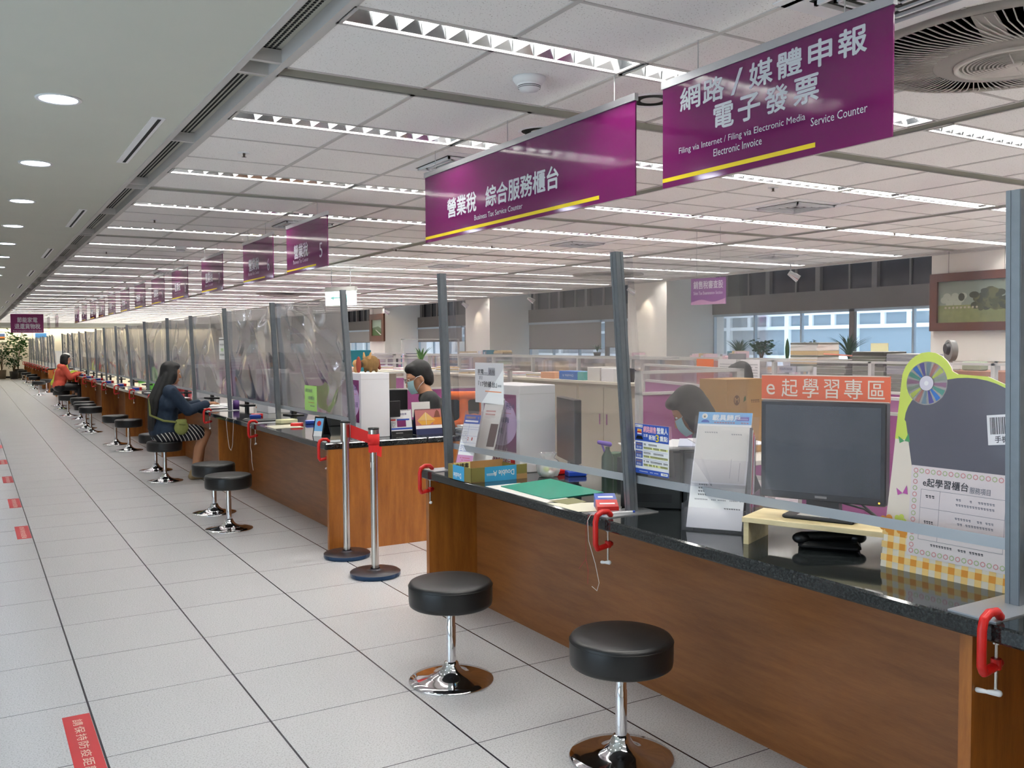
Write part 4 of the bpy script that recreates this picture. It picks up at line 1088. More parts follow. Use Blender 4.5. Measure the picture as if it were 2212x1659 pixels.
def m_up(b, w_, L):
    b.rect(0, w_, L*.83, L, skyblue, -.0006); b.text('載具歸戶', w_*.27, w_*.78, L*.88, L*.965, white, bold=.05, y=-.0014)
    b.rect(w_*.72, w_*.95, L*.885, L*.94, M('print violet', (112, 96, 178), .5), -.0009); b.scrawl(w_*.74, w_*.93, L*.90, L*.91, white, 8, y=-.0012)
    b.ell(w_*.12, L*.94, .011, .011, white, -.0009); b.ell(w_*.12, L*.94, .0085, .0085, cream, -.0011); b.poly([(w_*.10, L*.922), (w_*.14, L*.922), (w_*.12, L*.957)], ink, -.0013)
    b.ell(w_*.14, L*.85, .016, .012, printblue, -.0009, a0=0, a1=PI); b.scrawl(w_*.3, w_*.95, L*.845, L*.86, redprint, 13)
    b.rect(w_*.02, w_*.97, L*.02, L*.80, offw, -.0022); b.scrawl(w_*.15, w_*.4, L*.7, L*.715, inkg, 6, y=-.0026); b.scrawl(w_*.65, w_*.85, L*.68, L*.695, inkg, 5, y=-.0026)
    b.rect(w_*.70, w_*.705, L*.08, L*.35, inkg, -.0026); b.rect(w_*.86, w_*.865, L*.05, L*.3, ink, -.0026)
sheet(.005, .21, ((.06, .17), (.19, .43)), white, m_up).build('leaflet_stack', t)
b = MB()
for k in range(6): b.add([(.213+.0006*k, .05+.02*k, .06), (.225, .06+.02*k, .06), (.222, .13+.014*k, .38-.01*k), (.212, .125+.014*k, .38-.01*k)], [(0, 1, 2, 3)], (inkg, white, redprint, lilac, white, ink)[k])
b.build('leaflet_edges', t)
# blue poster taped to the film
def pposter(b):
    w_, h = .212, .203
    b.rect(0, w_, h*.66, h, printblue, -.0006); b.rect(0, w_, 0, h*.10, printblue, -.0006)
    b.rect(.002, .05, h*.93, h*.985, white, -.001); b.text('2023.1.1起', .004, .048, h*.94, h*.975, ink, y=-.0015, bold=.02)
    b.text('網路銷售', .055, .135, h*.84, h*.965, M('poster pink', (240, 176, 190), .5), y=-.0012, bold=.05); b.text('營業人', .14, .206, h*.84, h*.965, white, y=-.0012, bold=.05)
    b.text('注意', .055, .083, h*.75, h*.81, white, y=-.0012, bold=.04); b.text('新制', .09, .13, h*.70, h*.80, white, y=-.0012, bold=.05); b.text('3', .134, .152, h*.68, h*.815, yellow, y=-.0014, bold=.05); b.text('重點', .158, .206, h*.70, h*.80, white, y=-.0012, bold=.05)
    b.rect(.016, .044, h*.79, h*.90, white, -.0010); b.rect(.018, .042, h*.85, h*.895, M('poster amber', (236, 170, 60), .5), -.0013); b.rect(.016, .044, h*.82, h*.85, redprint, -.0013); b.poly([(.006, h*.69), (.054, h*.69), (.046, h*.76), (.014, h*.76)], black, -.001)
    for k, (s1, s2) in enumerate((('稅籍登記', '要完備'), ('應登資訊', '要揭露'), ('銷售憑證', '要確認'))):
        z = h*(.52-.17*k)
        b.rect(.006, .050, z-.006, z+.022, printblue, -.001); b.text(s1, .010, .046, z+.010, z+.019, gold, y=-.0015, bold=.02); b.text(s2, .012, .044, z-.003, z+.007, white, y=-.0015, bold=.04)
        b.scrawl(.056, (.14, .18, .206)[k], z+.012, z+.019, ink, (11, 14, 17)[k], seed=k+2); b.rect(.056, .206, z-.003, z+.006, M('poster highlight', (226, 228, 150), .5), -.0008); b.scrawl(.056, .206, z-.002, z+.005, ink, 17, y=-.0012, seed=k+5)
        if k < 2: b.rect(.056, .206, z-.0105, z-.0098, printblue, -.001)
    b.scrawl(.03, .15, h*.04, h*.055, white, 18, y=-.0012); b.rect(.165, .206, h*.025, h*.075, white, -.001); b.scrawl(.175, .20, h*.04, h*.06, ink, 4, y=-.0013)
panel('notice_poster', 'blue and white poster about three points for online sellers taped to the clear film', 'poster', .212, .203, (2.352, 2.952, .951), W90, 0, pposter, white, .0008)
def p17(b):
    w_, h = .30, .212
    b.text('家電', .03, .095, h*.72, h*.84, ink, bold=.01); b.scrawl(.10, .14, h*.725, h*.76, inkg, 4); b.rect(.145, .215, h*.70, h*.88, M('grey highlight', (176, 180, 186), .6), -.0008); b.text('退稅', .15, .212, h*.72, h*.84, ink, bold=.02); b.rect(.03, .215, h*.695, h*.705, ink, -.001)
    b.text('請至', .045, .085, h*.58, h*.67, inkg); b.text('『17號櫃台』', .035, .235, h*.40, h*.545, ink, bold=.012); b.text('辦理', .245, .28, h*.42, h*.475, inkg); b.rect(.11, .28, h*.285, h*.31, M('notice orange', (232, 150, 110), .6), -.001)
panel('notice_sheet', 'white laminated notice naming counter 17 hanging on the clear film above the tray', 'notice', .30, .212, (2.318, 4.270, 1.175), W90, 0, p17, white, .0008)
# checkered board, mascot left out
def pboard(b):
    gold_ = M('gingham orange', (226, 148, 42), .5); g2 = M('gingham light', (244, 206, 130), .5)
    # gingham along the foot and up the side
    for i in range(24):
        for j in range(10):
            x0 = i*.02; z0 = j*.02
            if z0 > .05 and x0 > .08 and x0 < .41: continue
            if z0 > .125: continue
            k = (i % 2)+(j % 2)
            if k: b.rect(x0, min(.455, x0+.02), z0, z0+.02, gold_ if k == 2 else g2, -.0007)
    def flower(x, z, r, m, y=-.0016):
        for q in range(5): b.ell(x+r*.8*math.cos(q*2*PI/5), z+r*.8*math.sin(q*2*PI/5), r*.55, r*.55, m, y, 10)
        b.ell(x, z, r*.35, r*.35, lime, y-.0004, 8)
    flower(.015, .135, .022, gold_); flower(.058, .15, .016, lime); flower(.07, .128, .018, gold_); flower(.44, .13, .02, gold_)
    # plain soft grey field behind the certificate
    gm = M('soft grey print', (84, 84, 94), .5)
    pts = [(.055, .455)]+[(.24+.19*math.cos(PI-PI*k/20), .46+.135*math.sin(PI*k/20)) for k in range(21)]+[(.43, .25), (.10, .25)]
    b.poly(pts, gm, -.0006)
    # disc
    b.ell(.115, .575, .066, .066, M('disc rim', (166, 160, 150), .25, .7), -.0010, 40)
    hues = [(140, 150, 130), (190, 200, 90), (176, 120, 110), (120, 140, 150), (96, 90, 150), (60, 120, 190), (90, 150, 130), (150, 110, 130)]
    for k in range(16):
        a = k*2*PI/16+.2; h_ = hues[k % 8]; b.ell(.115, .575, .063, .063, M('disc sheen %d' % (k % 8), h_, .2, .6), -.0014-.00001*k, 4, a, a+.26)
    b.ell(.115, .575, .024, .024, ink, -.0018, 28); b.ell(.115, .575, .0225, .0225, M('disc hub', (214, 210, 220), .4), -.0021, 28); b.ell(.115, .575, .007, .007, white, -.0024, 16)
    # bar code sticker
    b.T = b.T_ = Matrix.Translation((.315, 0, .405)) @ Matrix.Rotation(.12, 4, 'Y').inverted()
    b.rect(0, .12, 0, .085, white, -.0022); x = .008; r = random.Random(3)
    while x < .112:
        w_ = r.choice((.001, .002, .003)); b.rect(x, x+w_, .03, .078, ink, -.0026); x += w_+r.choice((.001, .002))
    b.text('手機條碼', .02, .10, .006, .025, ink, y=-.0026, bold=.03); b.T = None
    # butterflies
    for x, z, m in ((.055, .395, M('butterfly green', (70, 150, 90), .5)), (.06, .235, M('butterfly magenta', (186, 80, 160), .5))):
        b.poly([(x, z), (x-.022, z+.014), (x-.016, z-.008)], m, -.0012); b.poly([(x, z), (x+.012, z+.026), (x+.018, z-.002)], m, -.0012)
    # certificate
    cm = M('certificate paper', (226, 216, 214), .6)
    b.rect(.085, .41, .052, .325, cm, -.0012); fr = M('garland pink', (214, 150, 150), .6); fg = M('garland green', (176, 190, 140), .6)
    def garland(x0, z0, x1, z1, n):
        for k in range(n):
            u = k/(n-1); x = x0+(x1-x0)*u; z = z0+(z1-z0)*u
            b.ell(x, z, .008, .008, fr if k % 2 == 0 else fg, -.0016, 8); b.ell(x, z, .005, .005, cm, -.0019, 8)
    garland(.10, .31, .395, .31, 17); garland(.10, .067, .395, .067, 17); garland(.10, .085, .10, .295, 12); garland(.395, .085, .395, .295, 12)
    b.text('e起學習櫃台', .125, .265, .265, .29, ink, y=-.0018, bold=.03); b.text('服務項目', .27, .33, .262, .28, inkg, y=-.0018, bold=.02)
    for z in (.255, .20, .105): b.rect(.12, .375, z, z+.001, inkg, -.0018)
    for x in (.12, .18, .374): b.rect(x, x+.001, .105, .255, inkg, -.0018)
    b.scrawl(.135, .165, .232, .240, ink, 3, y=-.0018); b.scrawl(.135, .165, .155, .163, ink, 4, y=-.0018)
    for z in (.235, .22, .18, .165, .135, .12): b.scrawl(.23, .345, z, z+.006, inkg, 14, y=-.0018, seed=int(z*1000))
    b.scrawl(.16, .33, .09, .096, ink, 20, y=-.0018)
b = MB()
out = [(0, 0), (.455, 0), (.455, .56), (.44, .585), (.41, .585), (.385, .565), (.30, .60), (.21, .605), (.19, .615)]+[(.115+.085*math.cos(a), .578+.092*math.sin(a)) for a in [PI/12*k for k in range(1, 12)]]+[(.03, .56), (.018, .3)]
n = len(out)
b.add([(x, 0, z) for x, z in out]+[(x, .006, z) for x, z in out], [tuple(range(n)), tuple(range(2*n-1, n-1, -1))]+[(i, n+i, n+(i+1) % n, (i+1) % n) for i in range(n)], cream)
top_ = [(.022, .40), (.455, .40), (.455, .56), (.44, .585), (.41, .585), (.385, .565), (.30, .60), (.21, .605), (.19, .615)]+[(.115+.085*math.cos(a), .578+.092*math.sin(a)) for a in [PI/12*k for k in range(1, 12)]]+[(.03, .56)]
b.poly(top_, lime, -.0003); pboard(b)
o = b.build('display_board', label='shaped cardboard display board with a shiny disc, gingham foot and a framed service list', cat='display board', loc=(2.425, 1.825, TZ), rz=W90+.05); o.rotation_euler = (-.09, 0, W90+.05)
MB().box(.15, .3, .0, .003, 0, .3, card).build('easel_flap', o, loc=(0, .09, 0)).rotation_euler = (.22, 0, 0)
# dark grey boxes with papers on top
RG = -PI/4
for k, l in ((0, 'the one by the blue poster'), (1, 'the one by the leaflet holder')):
    t = thing('equipment_box', 'dark grey equipment box under loose papers, '+l, 'equipment', loc2((2.36, 3.06), RG, .262*k, 0, TZ), RG, 'dark grey equipment boxes')
    MB().cbox(0, .255, 0, .30, 0, .245, dgray, .006).build('casing', t); b = MB()
    for q in range(6): b.rect(.04, .215, .03+q*.006, .033+q*.006, black, -.0008)
    b.build('vent', t)
pr = random.Random(5); b = None
for k in range(7):
    o = MB().box(-.105, .105, -.15, .15, 0, .003+.002*pr.random(), pr.choice((white, white, offw, M('pale blue paper', (206, 214, 232), .6)))).build('paper_sheets', label='sheaf of white papers on the dark grey boxes, %s from the bottom' % ORD[k], cat='papers', group='papers on the grey boxes')
    o.location = loc2((2.36, 3.06), RG, .1+.06*k, .14, TZ+.246+.0052*k); o.rotation_euler = (0, 0, RG+pr.uniform(-.5, .5))
# green mat, papers, pads, pen
def polyslab(name, pts, z0, z1, mat, **k):
    n = len(pts); b = MB(); b.add([(x, y, z0) for x, y in pts]+[(x, y, z1) for x, y in pts], [tuple(range(n-1, -1, -1)), tuple(range(n, 2*n))]+[(i, (i+1) % n, n+(i+1) % n, n+i) for i in range(n)], mat)
    return b.build(name, **k)
polyslab('writing_mat', [(2.215, 3.826), (2.209, 3.386), (2.527, 3.405), (2.554, 3.90)], TZ+.0015, TZ+.0045, green, label='teal green writing mat on the near counter beside the cardboard tray', cat='mat')
polyslab('table_flyer', [(2.16, 3.88), (2.16, 3.33), (2.30, 3.33), (2.36, 3.88)], TZ+.0002, TZ+.0010, offw, label='white sheet under the edge of the green mat', cat='paper')
polyslab('table_flyer', [(2.155, 3.32), (2.155, 3.08), (2.30, 3.02), (2.34, 3.22)], TZ+.0002, TZ+.0010, M('cream paper', (226, 222, 200), .6), label='cream sheet of small print between the mat and the stamp pads', cat='paper')
polyslab('table_flyer', [(2.19, 3.36), (2.21, 3.24), (2.32, 3.25), (2.33, 3.37)], TZ+.0010, TZ+.0016, M('flyer green', (126, 124, 84), .6), label='olive and pink flyer at the corner of the green mat', cat='paper')
def pad(x, y, rz, m, lab, s=1.0, z=TZ, lid=True):
    t = thing('stamp_pad', lab, 'stamp pad', (x, y, z), rz, 'stamp pads')
    MB().cbox(-.04*s, .04*s, -.03*s, .03*s, 0, .022*s, m, .004).build('case', t)
    b = MB(); b.box(-.03*s, .03*s, -.022*s, .022*s, .022*s, .0228*s, m); b.box(-.028*s, .028*s, -.015*s, .004*s, .0228*s, .0234*s, white)
    b.build('lid', t); return t
t = thing('stamp_pad', 'red stamp box beside the red clamp, angled on the near counter', 'stamp pad', (2.28, 3.05, TZ), -.5, 'stamp pads')
def wedge(b, m, y0, y1, z0, z1):
    b.add([(-.045, y0, 0), (.045, y0, 0), (.045, y0, z0), (-.045, y0, z0), (-.045, y1, 0), (.045, y1, 0), (.045, y1, z1), (-.045, y1, z1)], [(0, 1, 2, 3), (7, 6, 5, 4), (3, 2, 6, 7), (0, 4, 5, 1), (1, 5, 6, 2), (0, 3, 7, 4)], m)
    b.add([(-.032, y0+.01, z0+.0015), (.032, y0+.01, z0+.0015), (.032, y0+.03, z0+.0015+(z1-z0)*.5), (-.032, y0+.03, z0+.0015+(z1-z0)*.5)], [(0, 1, 2, 3)], white)
b = MB(); wedge(b, red, -.035, .025, .02, .04); b.build('case', t)
t = thing('stamp_pad', 'blue stamp box standing behind the red one on the near counter', 'stamp pad', (2.315, 3.11, TZ), -.5, 'stamp pads')
b = MB(); wedge(b, blue, -.035, .025, .038, .055); b.build('case', t)
t = thing('ballpoint_pen', 'white ballpoint pen tied to the post foot beside the red clamp', 'pen', (0, 0, 0))
MB().cyl((2.195, 2.955, TZ+.007), (2.32, 2.93, TZ+.007), .0055, .0055, white, 10).build('barrel', t); MB().cyl((2.18, 2.958, TZ+.007), (2.196, 2.955, TZ+.007), .003, .006, blue, 10).cyl((2.32, 2.93, TZ+.007), (2.33, 2.928, TZ+.007), .0058, .0058, blue, 10).build('cap', t)
MB().tube([(2.22, 2.96, TZ+.003), (2.15, 2.985, TZ+.004), (2.138, 2.99, TZ-.02), (2.135, 2.98, TZ-.1), (2.14, 2.94, TZ-.19), (2.14, 2.915, TZ-.26), (2.14, 2.93, TZ-.295), (2.14, 2.965, TZ-.285)], .0013, offw, 5).build('pen_string', label='thin white string looping below the near counter edge', cat='string')
MB().tube([(2.20, 2.95, TZ+.003), (2.142, 2.99, TZ+.001), (2.136, 3.0, TZ-.06), (2.136, 3.0, TZ-.18), (2.136, 3.02, TZ-.2), (2.137, 3.05, TZ-.23)], .0009, M('red thread', (190, 60, 60), .6), 5).tube([(2.136, 3.0, TZ-.18), (2.136, 2.985, TZ-.22), (2.137, 2.99, TZ-.28)], .0009, M('red thread', None), 5).build('pen_string', label='thin red thread hanging beside the white string', cat='string')
# cardboard tray
t = thing('cardboard_tray', 'cut down cardboard paper box used as a tray, blue sides and olive corners', 'tray', (2.146, 4.005, TZ), 0.02)
b = MB(); w_, d_, h = .335, .245, .075
b.box(0, w_, 0, .004, 0, h, olive); b.box(0, .004, 0, d_, 0, h, olive); b.box(w_-.004, w_, 0, d_, 0, h*.8, olive); b.box(0, w_, d_-.004, d_, 0, h, card); b.box(0, w_, 0, d_, 0, .004, card)
b.box(.08, .27, -.0008, .0005, 0, h, bblue); b.box(.27, .335, -.0012, .0, 0, h*.35, card)
b.text('Double A', .13, .255, h*.34, h*.72, white, y=-.0016, bold=.03, rot=1); b.scrawl(.09, .15, h*.40, h*.55, white, 8, y=-.0014)
b.build('shell', t)
b = MB(); b.box(0, .12, 0, .0006, 0, h, bblue); b.text('Double', .01, .09, h*.15, h*.5, white, y=-.001, bold=.04, rot=1); o = b.build('side_print', t, loc=(-.001, .19, 0), rz=W90)
o = panel('tray_label', None, None, .10, .045, (.03, d_-.006, .03), 0, 0, lambda b: b.text('申請書', .01, .09, .008, .04, ink, bold=.03), M('pale yellow slip', (232, 226, 160), .6), .001, parent=t)
# flyer racks
t = thing('leaflet_holder', 'narrow clear leaflet rack with a blue tax calendar flyer behind the cardboard tray', 'leaflet holder', (2.27, 4.42, TZ), W90+.35)
slab(.0, .02, .10, .33, acr, -.01, .125, .003).build('back_plate', t)
def m_f(b, w_, L):
    b.rect(0, w_, L*.84, L, printblue, -.0008); b.scrawl(.01, w_-.01, L*.93, L*.965, gold, 11, y=-.0012); b.rect(.008, w_-.012, L*.87, L*.90, white, -.0012)
    for z in (.62, .74, .78, .5, .34): b.rect(0, w_, L*z, L*z+.001, printblue, -.001)
    b.rect(w_*.38, w_*.39, L*.5, L*.84, printblue, -.001); b.text('2', w_*.42, w_*.5, L*.545, L*.60, redprint, y=-.001, bold=.05); b.text('1', w_*.68, w_*.74, L*.545, L*.60, redprint, y=-.001, bold=.05)
    for k in range(5): b.scrawl(.006, w_*.34, L*(.69-.03*k), L*(.70-.03*k), inkg, 8, seed=k)
    for k in range(4): b.scrawl(.008, w_*.6, L*(.44-.03*k), L*(.452-.03*k), printblue, 9, seed=20+k)
    b.rect(0, w_, 0, L*.28, pink, -.0007)
    for k in range(4): b.scrawl(.02, w_*.85, L*(.22-.04*k), L*(.235-.04*k), redprint, 14, seed=30+k)
sheet(0, .115, ((-.004, .01), (.09, .31)), white, m_f).build('flyer', t)
t = thing('leaflet_holder', 'taller clear leaflet rack with grey and red flyers just behind the blue flyer rack', 'leaflet holder', (2.37, 4.40, TZ), W90+.35)
slab(.0, .02, .13, .42, acr, -.01, .15, .003).build('back_plate', t)
def m_g(b, w_, L):
    b.rect(.0, w_, L*.9, L*.97, M('moss print', (86, 100, 92), .5), -.0008); b.scrawl(.02, w_*.8, L*.78, L*.80, redprint, 10); b.scrawl(.02, w_*.8, L*.73, L*.75, redprint, 10); b.rect(w_*.55, w_*.95, L*.25, L*.6, M('brown print', (90, 66, 60), .5), -.0008)
sheet(0, .135, ((-.004, .05), (.12, .40)), offw, m_g).build('flyer', t)
b = MB()
for k in range(9): b.add([(.137+.002*k, .0+.012*k, .03), (.139+.002*k, .0+.012*k, .03), (.139+.002*k, .09+.012*k, .34), (.137+.002*k, .09+.012*k, .34)], [(0, 1, 2, 3)], (gray, white, dgray)[k % 3])
b.build('flyer_edges', t)
def poster_tall(b, w_, h, lines):
    b.rect(0, w_, 0, h, purple2, -.0005); b.ell(w_/2, h*.5, w_*.52, h*.42, lilac, -.0008, 40)
    for (s_, x0, x1, z0, z1, m) in lines:
        b.text(s_, x0*w_, x1*w_, z0*h, z1*h, m, y=-.0013, bold=.03)
    b.rect(w_*.12, w_*.85, h*.665, h*.672, redprint, -.0013)
def white_box(loc, lab, lines, hh):
    t = thing('white_cabinet_box', lab, 'box', loc, 0, 'white boxes with purple posters')
    MB().cbox(0, .232, 0, .43, 0, hh, M('glossy white board', (236, 236, 238), .45), .003).box(-.0005, .2325, -.0006, .0, hh-.048, hh-.046, lgray).build('box', t)
    b = MB(); w_, h = .36, hh*.66; b.box(0, w_, 0, .0012, 0, h, white); poster_tall(b, w_, h, lines); b.build('poster', t, loc=(-.002, .39, hh*.23), rz=W90)
    return t
ink2 = M('deep violet ink', (60, 50, 110), .5)
L5 = [('營業稅服務5區', .1, .9, .76, .88, ink2), ('新莊區', .35, .68, .56, .645, inkg), ('3608.3618', .28, .92, .36, .48, ink2), ('3635', .28, .58, .20, .31, ink2)]
white_box((2.505, 6.41, TZ), 'tall white box with a purple zone 5 poster at the counter gap', L5, .487)
L4 = [('務4', .70, .95, .74, .86, ink2), ('申請', .3, .8, .5, .6, ink2), ('代理', .3, .6, .3, .4, inkg)]
t = white_box((2.53, 4.165, TZ), 'tall white box with purple poster on the near counter behind cardboard tray', L4, .475)
panel('banner', None, None, .34, .07, (-.004, .385, .01), W90, 0, lambda b: b.text('歡迎索取', .05, .3, .01, .06, white, bold=.03), redprint, .0015, parent=t)
# black monitor behind, plastic bag, pad, spray bottle
t = thing('computer_monitor', 'flat black monitor seen at a slant beyond the white box on the near counter', 'monitor', (2.77, 3.96, TZ), math.atan2(.944, .33)+PI)
MB().cbox(-.38, .0, -.02, .02, .055, .40, screen, .004).build('display', t); MB().box(-.22, -.16, .0, .05, .01, .1, black).build('stand_neck', t); MB().cbox(-.29, -.09, -.07, .1, 0, .014, black, .004).build('stand_foot', t)
b = MB(); r = random.Random(2)
prof = [(.001, 0), (.045, .004), (.058, .03), (.062, .06), (.05, .085), (.03, .10), (.045, .125)]
b.lathe(prof, film_mat('thin bag plastic', .32, 1.2, (235, 235, 230), .12), n=22)
for i, v in enumerate(b.v): b.v[i] = (v[0]*(1+.14*math.sin(i*1.7)), v[1]*(1+.14*math.cos(i*2.3)), v[2])
b.blob((.0, .01, .018), (.035, .03, .016), white).blob((-.02, -.01, .04), (.015, .015, .012), lime)
b.build('plastic_bag', label='small crumpled clear plastic bag at the foot of the white box', cat='bag', loc=(2.60, 3.99, TZ))
pad(2.74, 3.94, -.3, blue, 'blue stamp pad behind the plastic bag', 1.25); pad(2.70, 4.05, -.2, red, 'red stamp pad half hidden behind the blue one near the plastic bag', 1.2)
t = thing('spray_bottle', 'small spray bottle with a purple trigger head beyond the green mat', 'spray bottle', (2.89, 3.86, TZ), 2.4)
MB().lathe([(.001, 0), (.03, 0), (.032, .01), (.032, .10), (.012, .135), (.012, .15)], M('dark green bottle', (40, 70, 44), .3), n=20).build('bottle', t)
MB().capsule((-.01, 0, .165), (.045, 0, .175), .014, .011, M('violet plastic', (120, 84, 190), .4), 10).capsule((.03, 0, .165), (.012, 0, .115), .006, .005, MATS['violet plastic'], 8).build('trigger_head', t)
t = thing('pen_holder', 'black pen holder crowded with pens next to the purple spray bottle', 'pen holder', (2.97, 3.80, TZ), .2)
MB().cbox(-.04, .04, -.035, .035, 0, .10, black, .004).build('cup', t)
b = MB(); r_ = random.Random(6)
for k in range(7): a, c_ = r_.uniform(-.03, .03), r_.uniform(-.025, .025); b.cyl((a, c_, .02), (a*1.8, c_*1.8, r_.uniform(.14, .19)), .0045, .004, (black, blue, red, lgreen)[k % 4], 7)
b.build('pens', t)
MB().cbox(-.05, .05, -.03, .03, 0, .11, M('dark green carton', (44, 84, 50), .5), .004).build('tea_box', label='small dark green carton behind the purple spray bottle', cat='box', loc=(2.98, 3.92, TZ), rz=.3)
# potted greens, clutter behind
def leafy(name, lab, cat, loc, h, n, w_, mat, pot=(.07, .1, potm), seed=1, arch=.5, group=None, width=.02, variegated=None, trunk=0):
    t = thing(name, lab, cat, loc, 0, group); r = random.Random(seed)
    pr_, ph, pm = pot
    MB().lathe([(.001, 0), (pr_*.75, 0), (pr_, ph), (pr_*.9, ph), (pr_*.88, ph*.9), (.001, ph*.88)], pm, n=20).build('pot', t)
    b = MB()
    for k in range(n):
        a = r.uniform(0, 2*PI); L = r.uniform(.6, 1)*h; out_ = L*arch*r.uniform(.3, 1); z0 = ph*.9+trunk*r.uniform(.3, 1)
        c, s_ = math.cos(a), math.sin(a); P_ = []
        for q in range(6):
            u = q/5; P_.append((out_*u*u*c, out_*u*u*s_, z0+L*(u-.35*arch*u*u)))
        for q in range(5):
            wq = width*math.sin(PI*(q+.3)/5.6); wn = width*math.sin(PI*(q+1.3)/5.6) if q < 4 else .001
            p0, p1 = P_[q], P_[q+1]
            b.add([(p0[0]-s_*wq, p0[1]+c*wq, p0[2]), (p0[0]+s_*wq, p0[1]-c*wq, p0[2]), (p1[0]+s_*wn, p1[1]-c*wn, p1[2]), (p1[0]-s_*wn, p1[1]+c*wn, p1[2])], [(0, 1, 2, 3)], mat if not variegated or q % 2 else mat)
            if variegated: b.add([(p0[0]-s_*wq*.45, p0[1]+c*wq*.45, p0[2]+.002), (p0[0]+s_*wq*.45, p0[1]-c*wq*.45, p0[2]+.002), (p1[0]+s_*wn*.45, p1[1]-c*wn*.45, p1[2]+.002), (p1[0]-s_*wn*.45, p1[1]+c*wn*.45, p1[2]+.002)], [(0, 1, 2, 3)], variegated)
    b.build('leaves', t)
    if trunk: MB().tube([(0, 0, ph*.8), (.02, .01, ph+trunk*.5), (0, .02, ph+trunk)], .012, M('stem bark', (110, 90, 66), .8), 7).build('stem', t)
    return t
def bushy(lab, loc, h, w_, n, seed, mat, pot, group=None, ls=.05):
    """branching plant with broad leaves"""
    t = thing('potted_plant', lab, 'potted plant', loc, 0, group); r = random.Random(seed); pr_, ph, pm = pot
    MB().lathe([(.001, 0), (pr_*.8, 0), (pr_, ph), (pr_*.9, ph), (pr_*.88, ph*.92), (.001, ph*.9)], pm, n=20).build('pot', t)
    b = MB(); s_ = MB()
    for k in range(7):
        a = k*2.4; e = Vector((math.cos(a)*w_*r.uniform(.3, .9), math.sin(a)*w_*r.uniform(.3, .9), ph+h*r.uniform(.45, 1)))
        m_ = Vector((e.x*.3, e.y*.3, ph+(e.z-ph)*.6)); s_.tube([(0, 0, ph*.85), m_, e], [.012, .008, .004], M('stem bark', (110, 90, 66), .8), 6)
        for q in range(n):
            c = m_.lerp(e, r.uniform(.1, 1.1))+Vector((r.gauss(0, w_*.16), r.gauss(0, w_*.16), r.gauss(0, h*.07)))
            d = Vector((r.gauss(0, 1), r.gauss(0, 1), r.gauss(-.1, .5))).normalized(); u = d.cross(Vector((r.random(), r.random(), 1))).normalized(); L = ls*r.uniform(.6, 1.2)
            b.add([c, c+d*L*.5+u*L*.32, c+d*L, c+d*L*.5-u*L*.32], [(0, 1, 2, 3)], mat)
    b.build('leaves', t); s_.build('stems', t); return t
# ------------------------------------------------------------------ long counter contents
t = thing('desk_calendar', 'white and purple spiral desk calendar beside the tall white box', 'calendar', (2.765, 6.44, TZ), 0)
slab(0, 0, .03, .195, white, 0, .175, .002).build('front_page', t); slab(.07, 0, .034, .195, navy, 0, .175, .002).build('back_support', t)
b = MB(); b.T = Matrix.Rotation(-.153, 4, 'X'); b.rect(.0, .175, 0, .035, black, -.0008); b.rect(0, .175, .045, .058, printblue, -.0008); b.rect(.0, .04, .115, .127, redprint, -.0008); b.rect(.05, .125, .065, .125, purple2, -.0008); b.rect(.05, .155, .115, .127, printblue, -.001); b.text('信用稅率', .055, .135, .155, .172, ink2, bold=.02); b.scrawl(.035, .11, .014, .022, offw, 10)
for k in range(5): b.scrawl(.0, .04, .10-.009*k, .105-.009*k, inkg, 6, seed=k)
for k in range(16): b.rect(.01+.01*k, .014+.01*k, .188, .198, ink, -.002)
b.build('print', t)
t = thing('desk_calendar', 'desk calendar with a picture of a golden glass pyramid', 'calendar', (2.955, 6.40, TZ), 0)
slab(0, 0, .035, .195, M('calendar photo dusk', (176, 108, 104), .5), 0, .225, .002).build('front_page', t); slab(.08, 0, .039, .195, navy, 0, .225, .002).build('back_support', t)
b = MB(); b.T = Matrix.Rotation(-.178, 4, 'X'); b.rect(0, .225, 0, .045, navy, -.0008); b.rect(0, .225, .045, .07, white, -.0008); b.poly([(.015, .11), (.17, .11), (.09, .175)], M('pyramid gold', (214, 176, 104), .5), -.001); b.poly([(.015, .108), (.17, .108), (.12, .075), (.05, .075)], gold, -.001); b.rect(.089, .092, .075, .172, offw, -.0015); b.rect(.15, .225, .075, .13, M('palace amber', (206, 130, 50), .5), -.0009); b.poly([(.16, .13), (.215, .13), (.205, .175), (.19, .19), (.175, .175)], M('palace brown', (110, 58, 40), .5), -.0009)
for k in range(22): b.rect(.006+.01*k, .010+.01*k, .19, .2, ink, -.002)
b.build('print', t)
MB().cbox(0, .09, 0, .012, 0, .125, black, .003).build('tablet', label='black tablet standing in front of the white spiral calendar', cat='tablet', loc=(2.74, 6.42, TZ+.145))
MB().box(0, .10, .02, .09, 0, .145, M('tablet stand', (60, 60, 64), .5)).build('tablet_stand', label='dark stand under the black tablet', cat='stand', loc=(2.735, 6.50, TZ))
MB().box(0, .16, 0, .003, 0, .12, offw).build('display_card', label='cream card standing between the calendars and the man in the dark shirt', cat='card', loc=(3.02, 6.62, TZ+.12)).rotation_euler = (-.1, 0, 0)
t = thing('computer_monitor', 'black monitor in front of the man with the mask', 'monitor', (3.0, 7.15, TZ), 2.7)
MB().cbox(-.2, .2, -.02, .02, .06, .32, black, .004).build('display', t); MB().cbox(-.1, .1, -.06, .06, 0, .06, black, .004).build('stand_foot', t)
pr = random.Random(9)
for k in range(6): MB().box(-.15, .15, -.11, .11, 0, .007, pr.choice((white, offw, M('pale blue paper', None)))).build('paper_sheets', label='sheaf of papers on the return desk behind the gap post, %s from the bottom' % ORD[k], cat='papers', group='papers on the return desk', loc=(3.5+.02*pr.random(), 6.42, TZ+.008*k), rz=pr.uniform(-.3, .3))
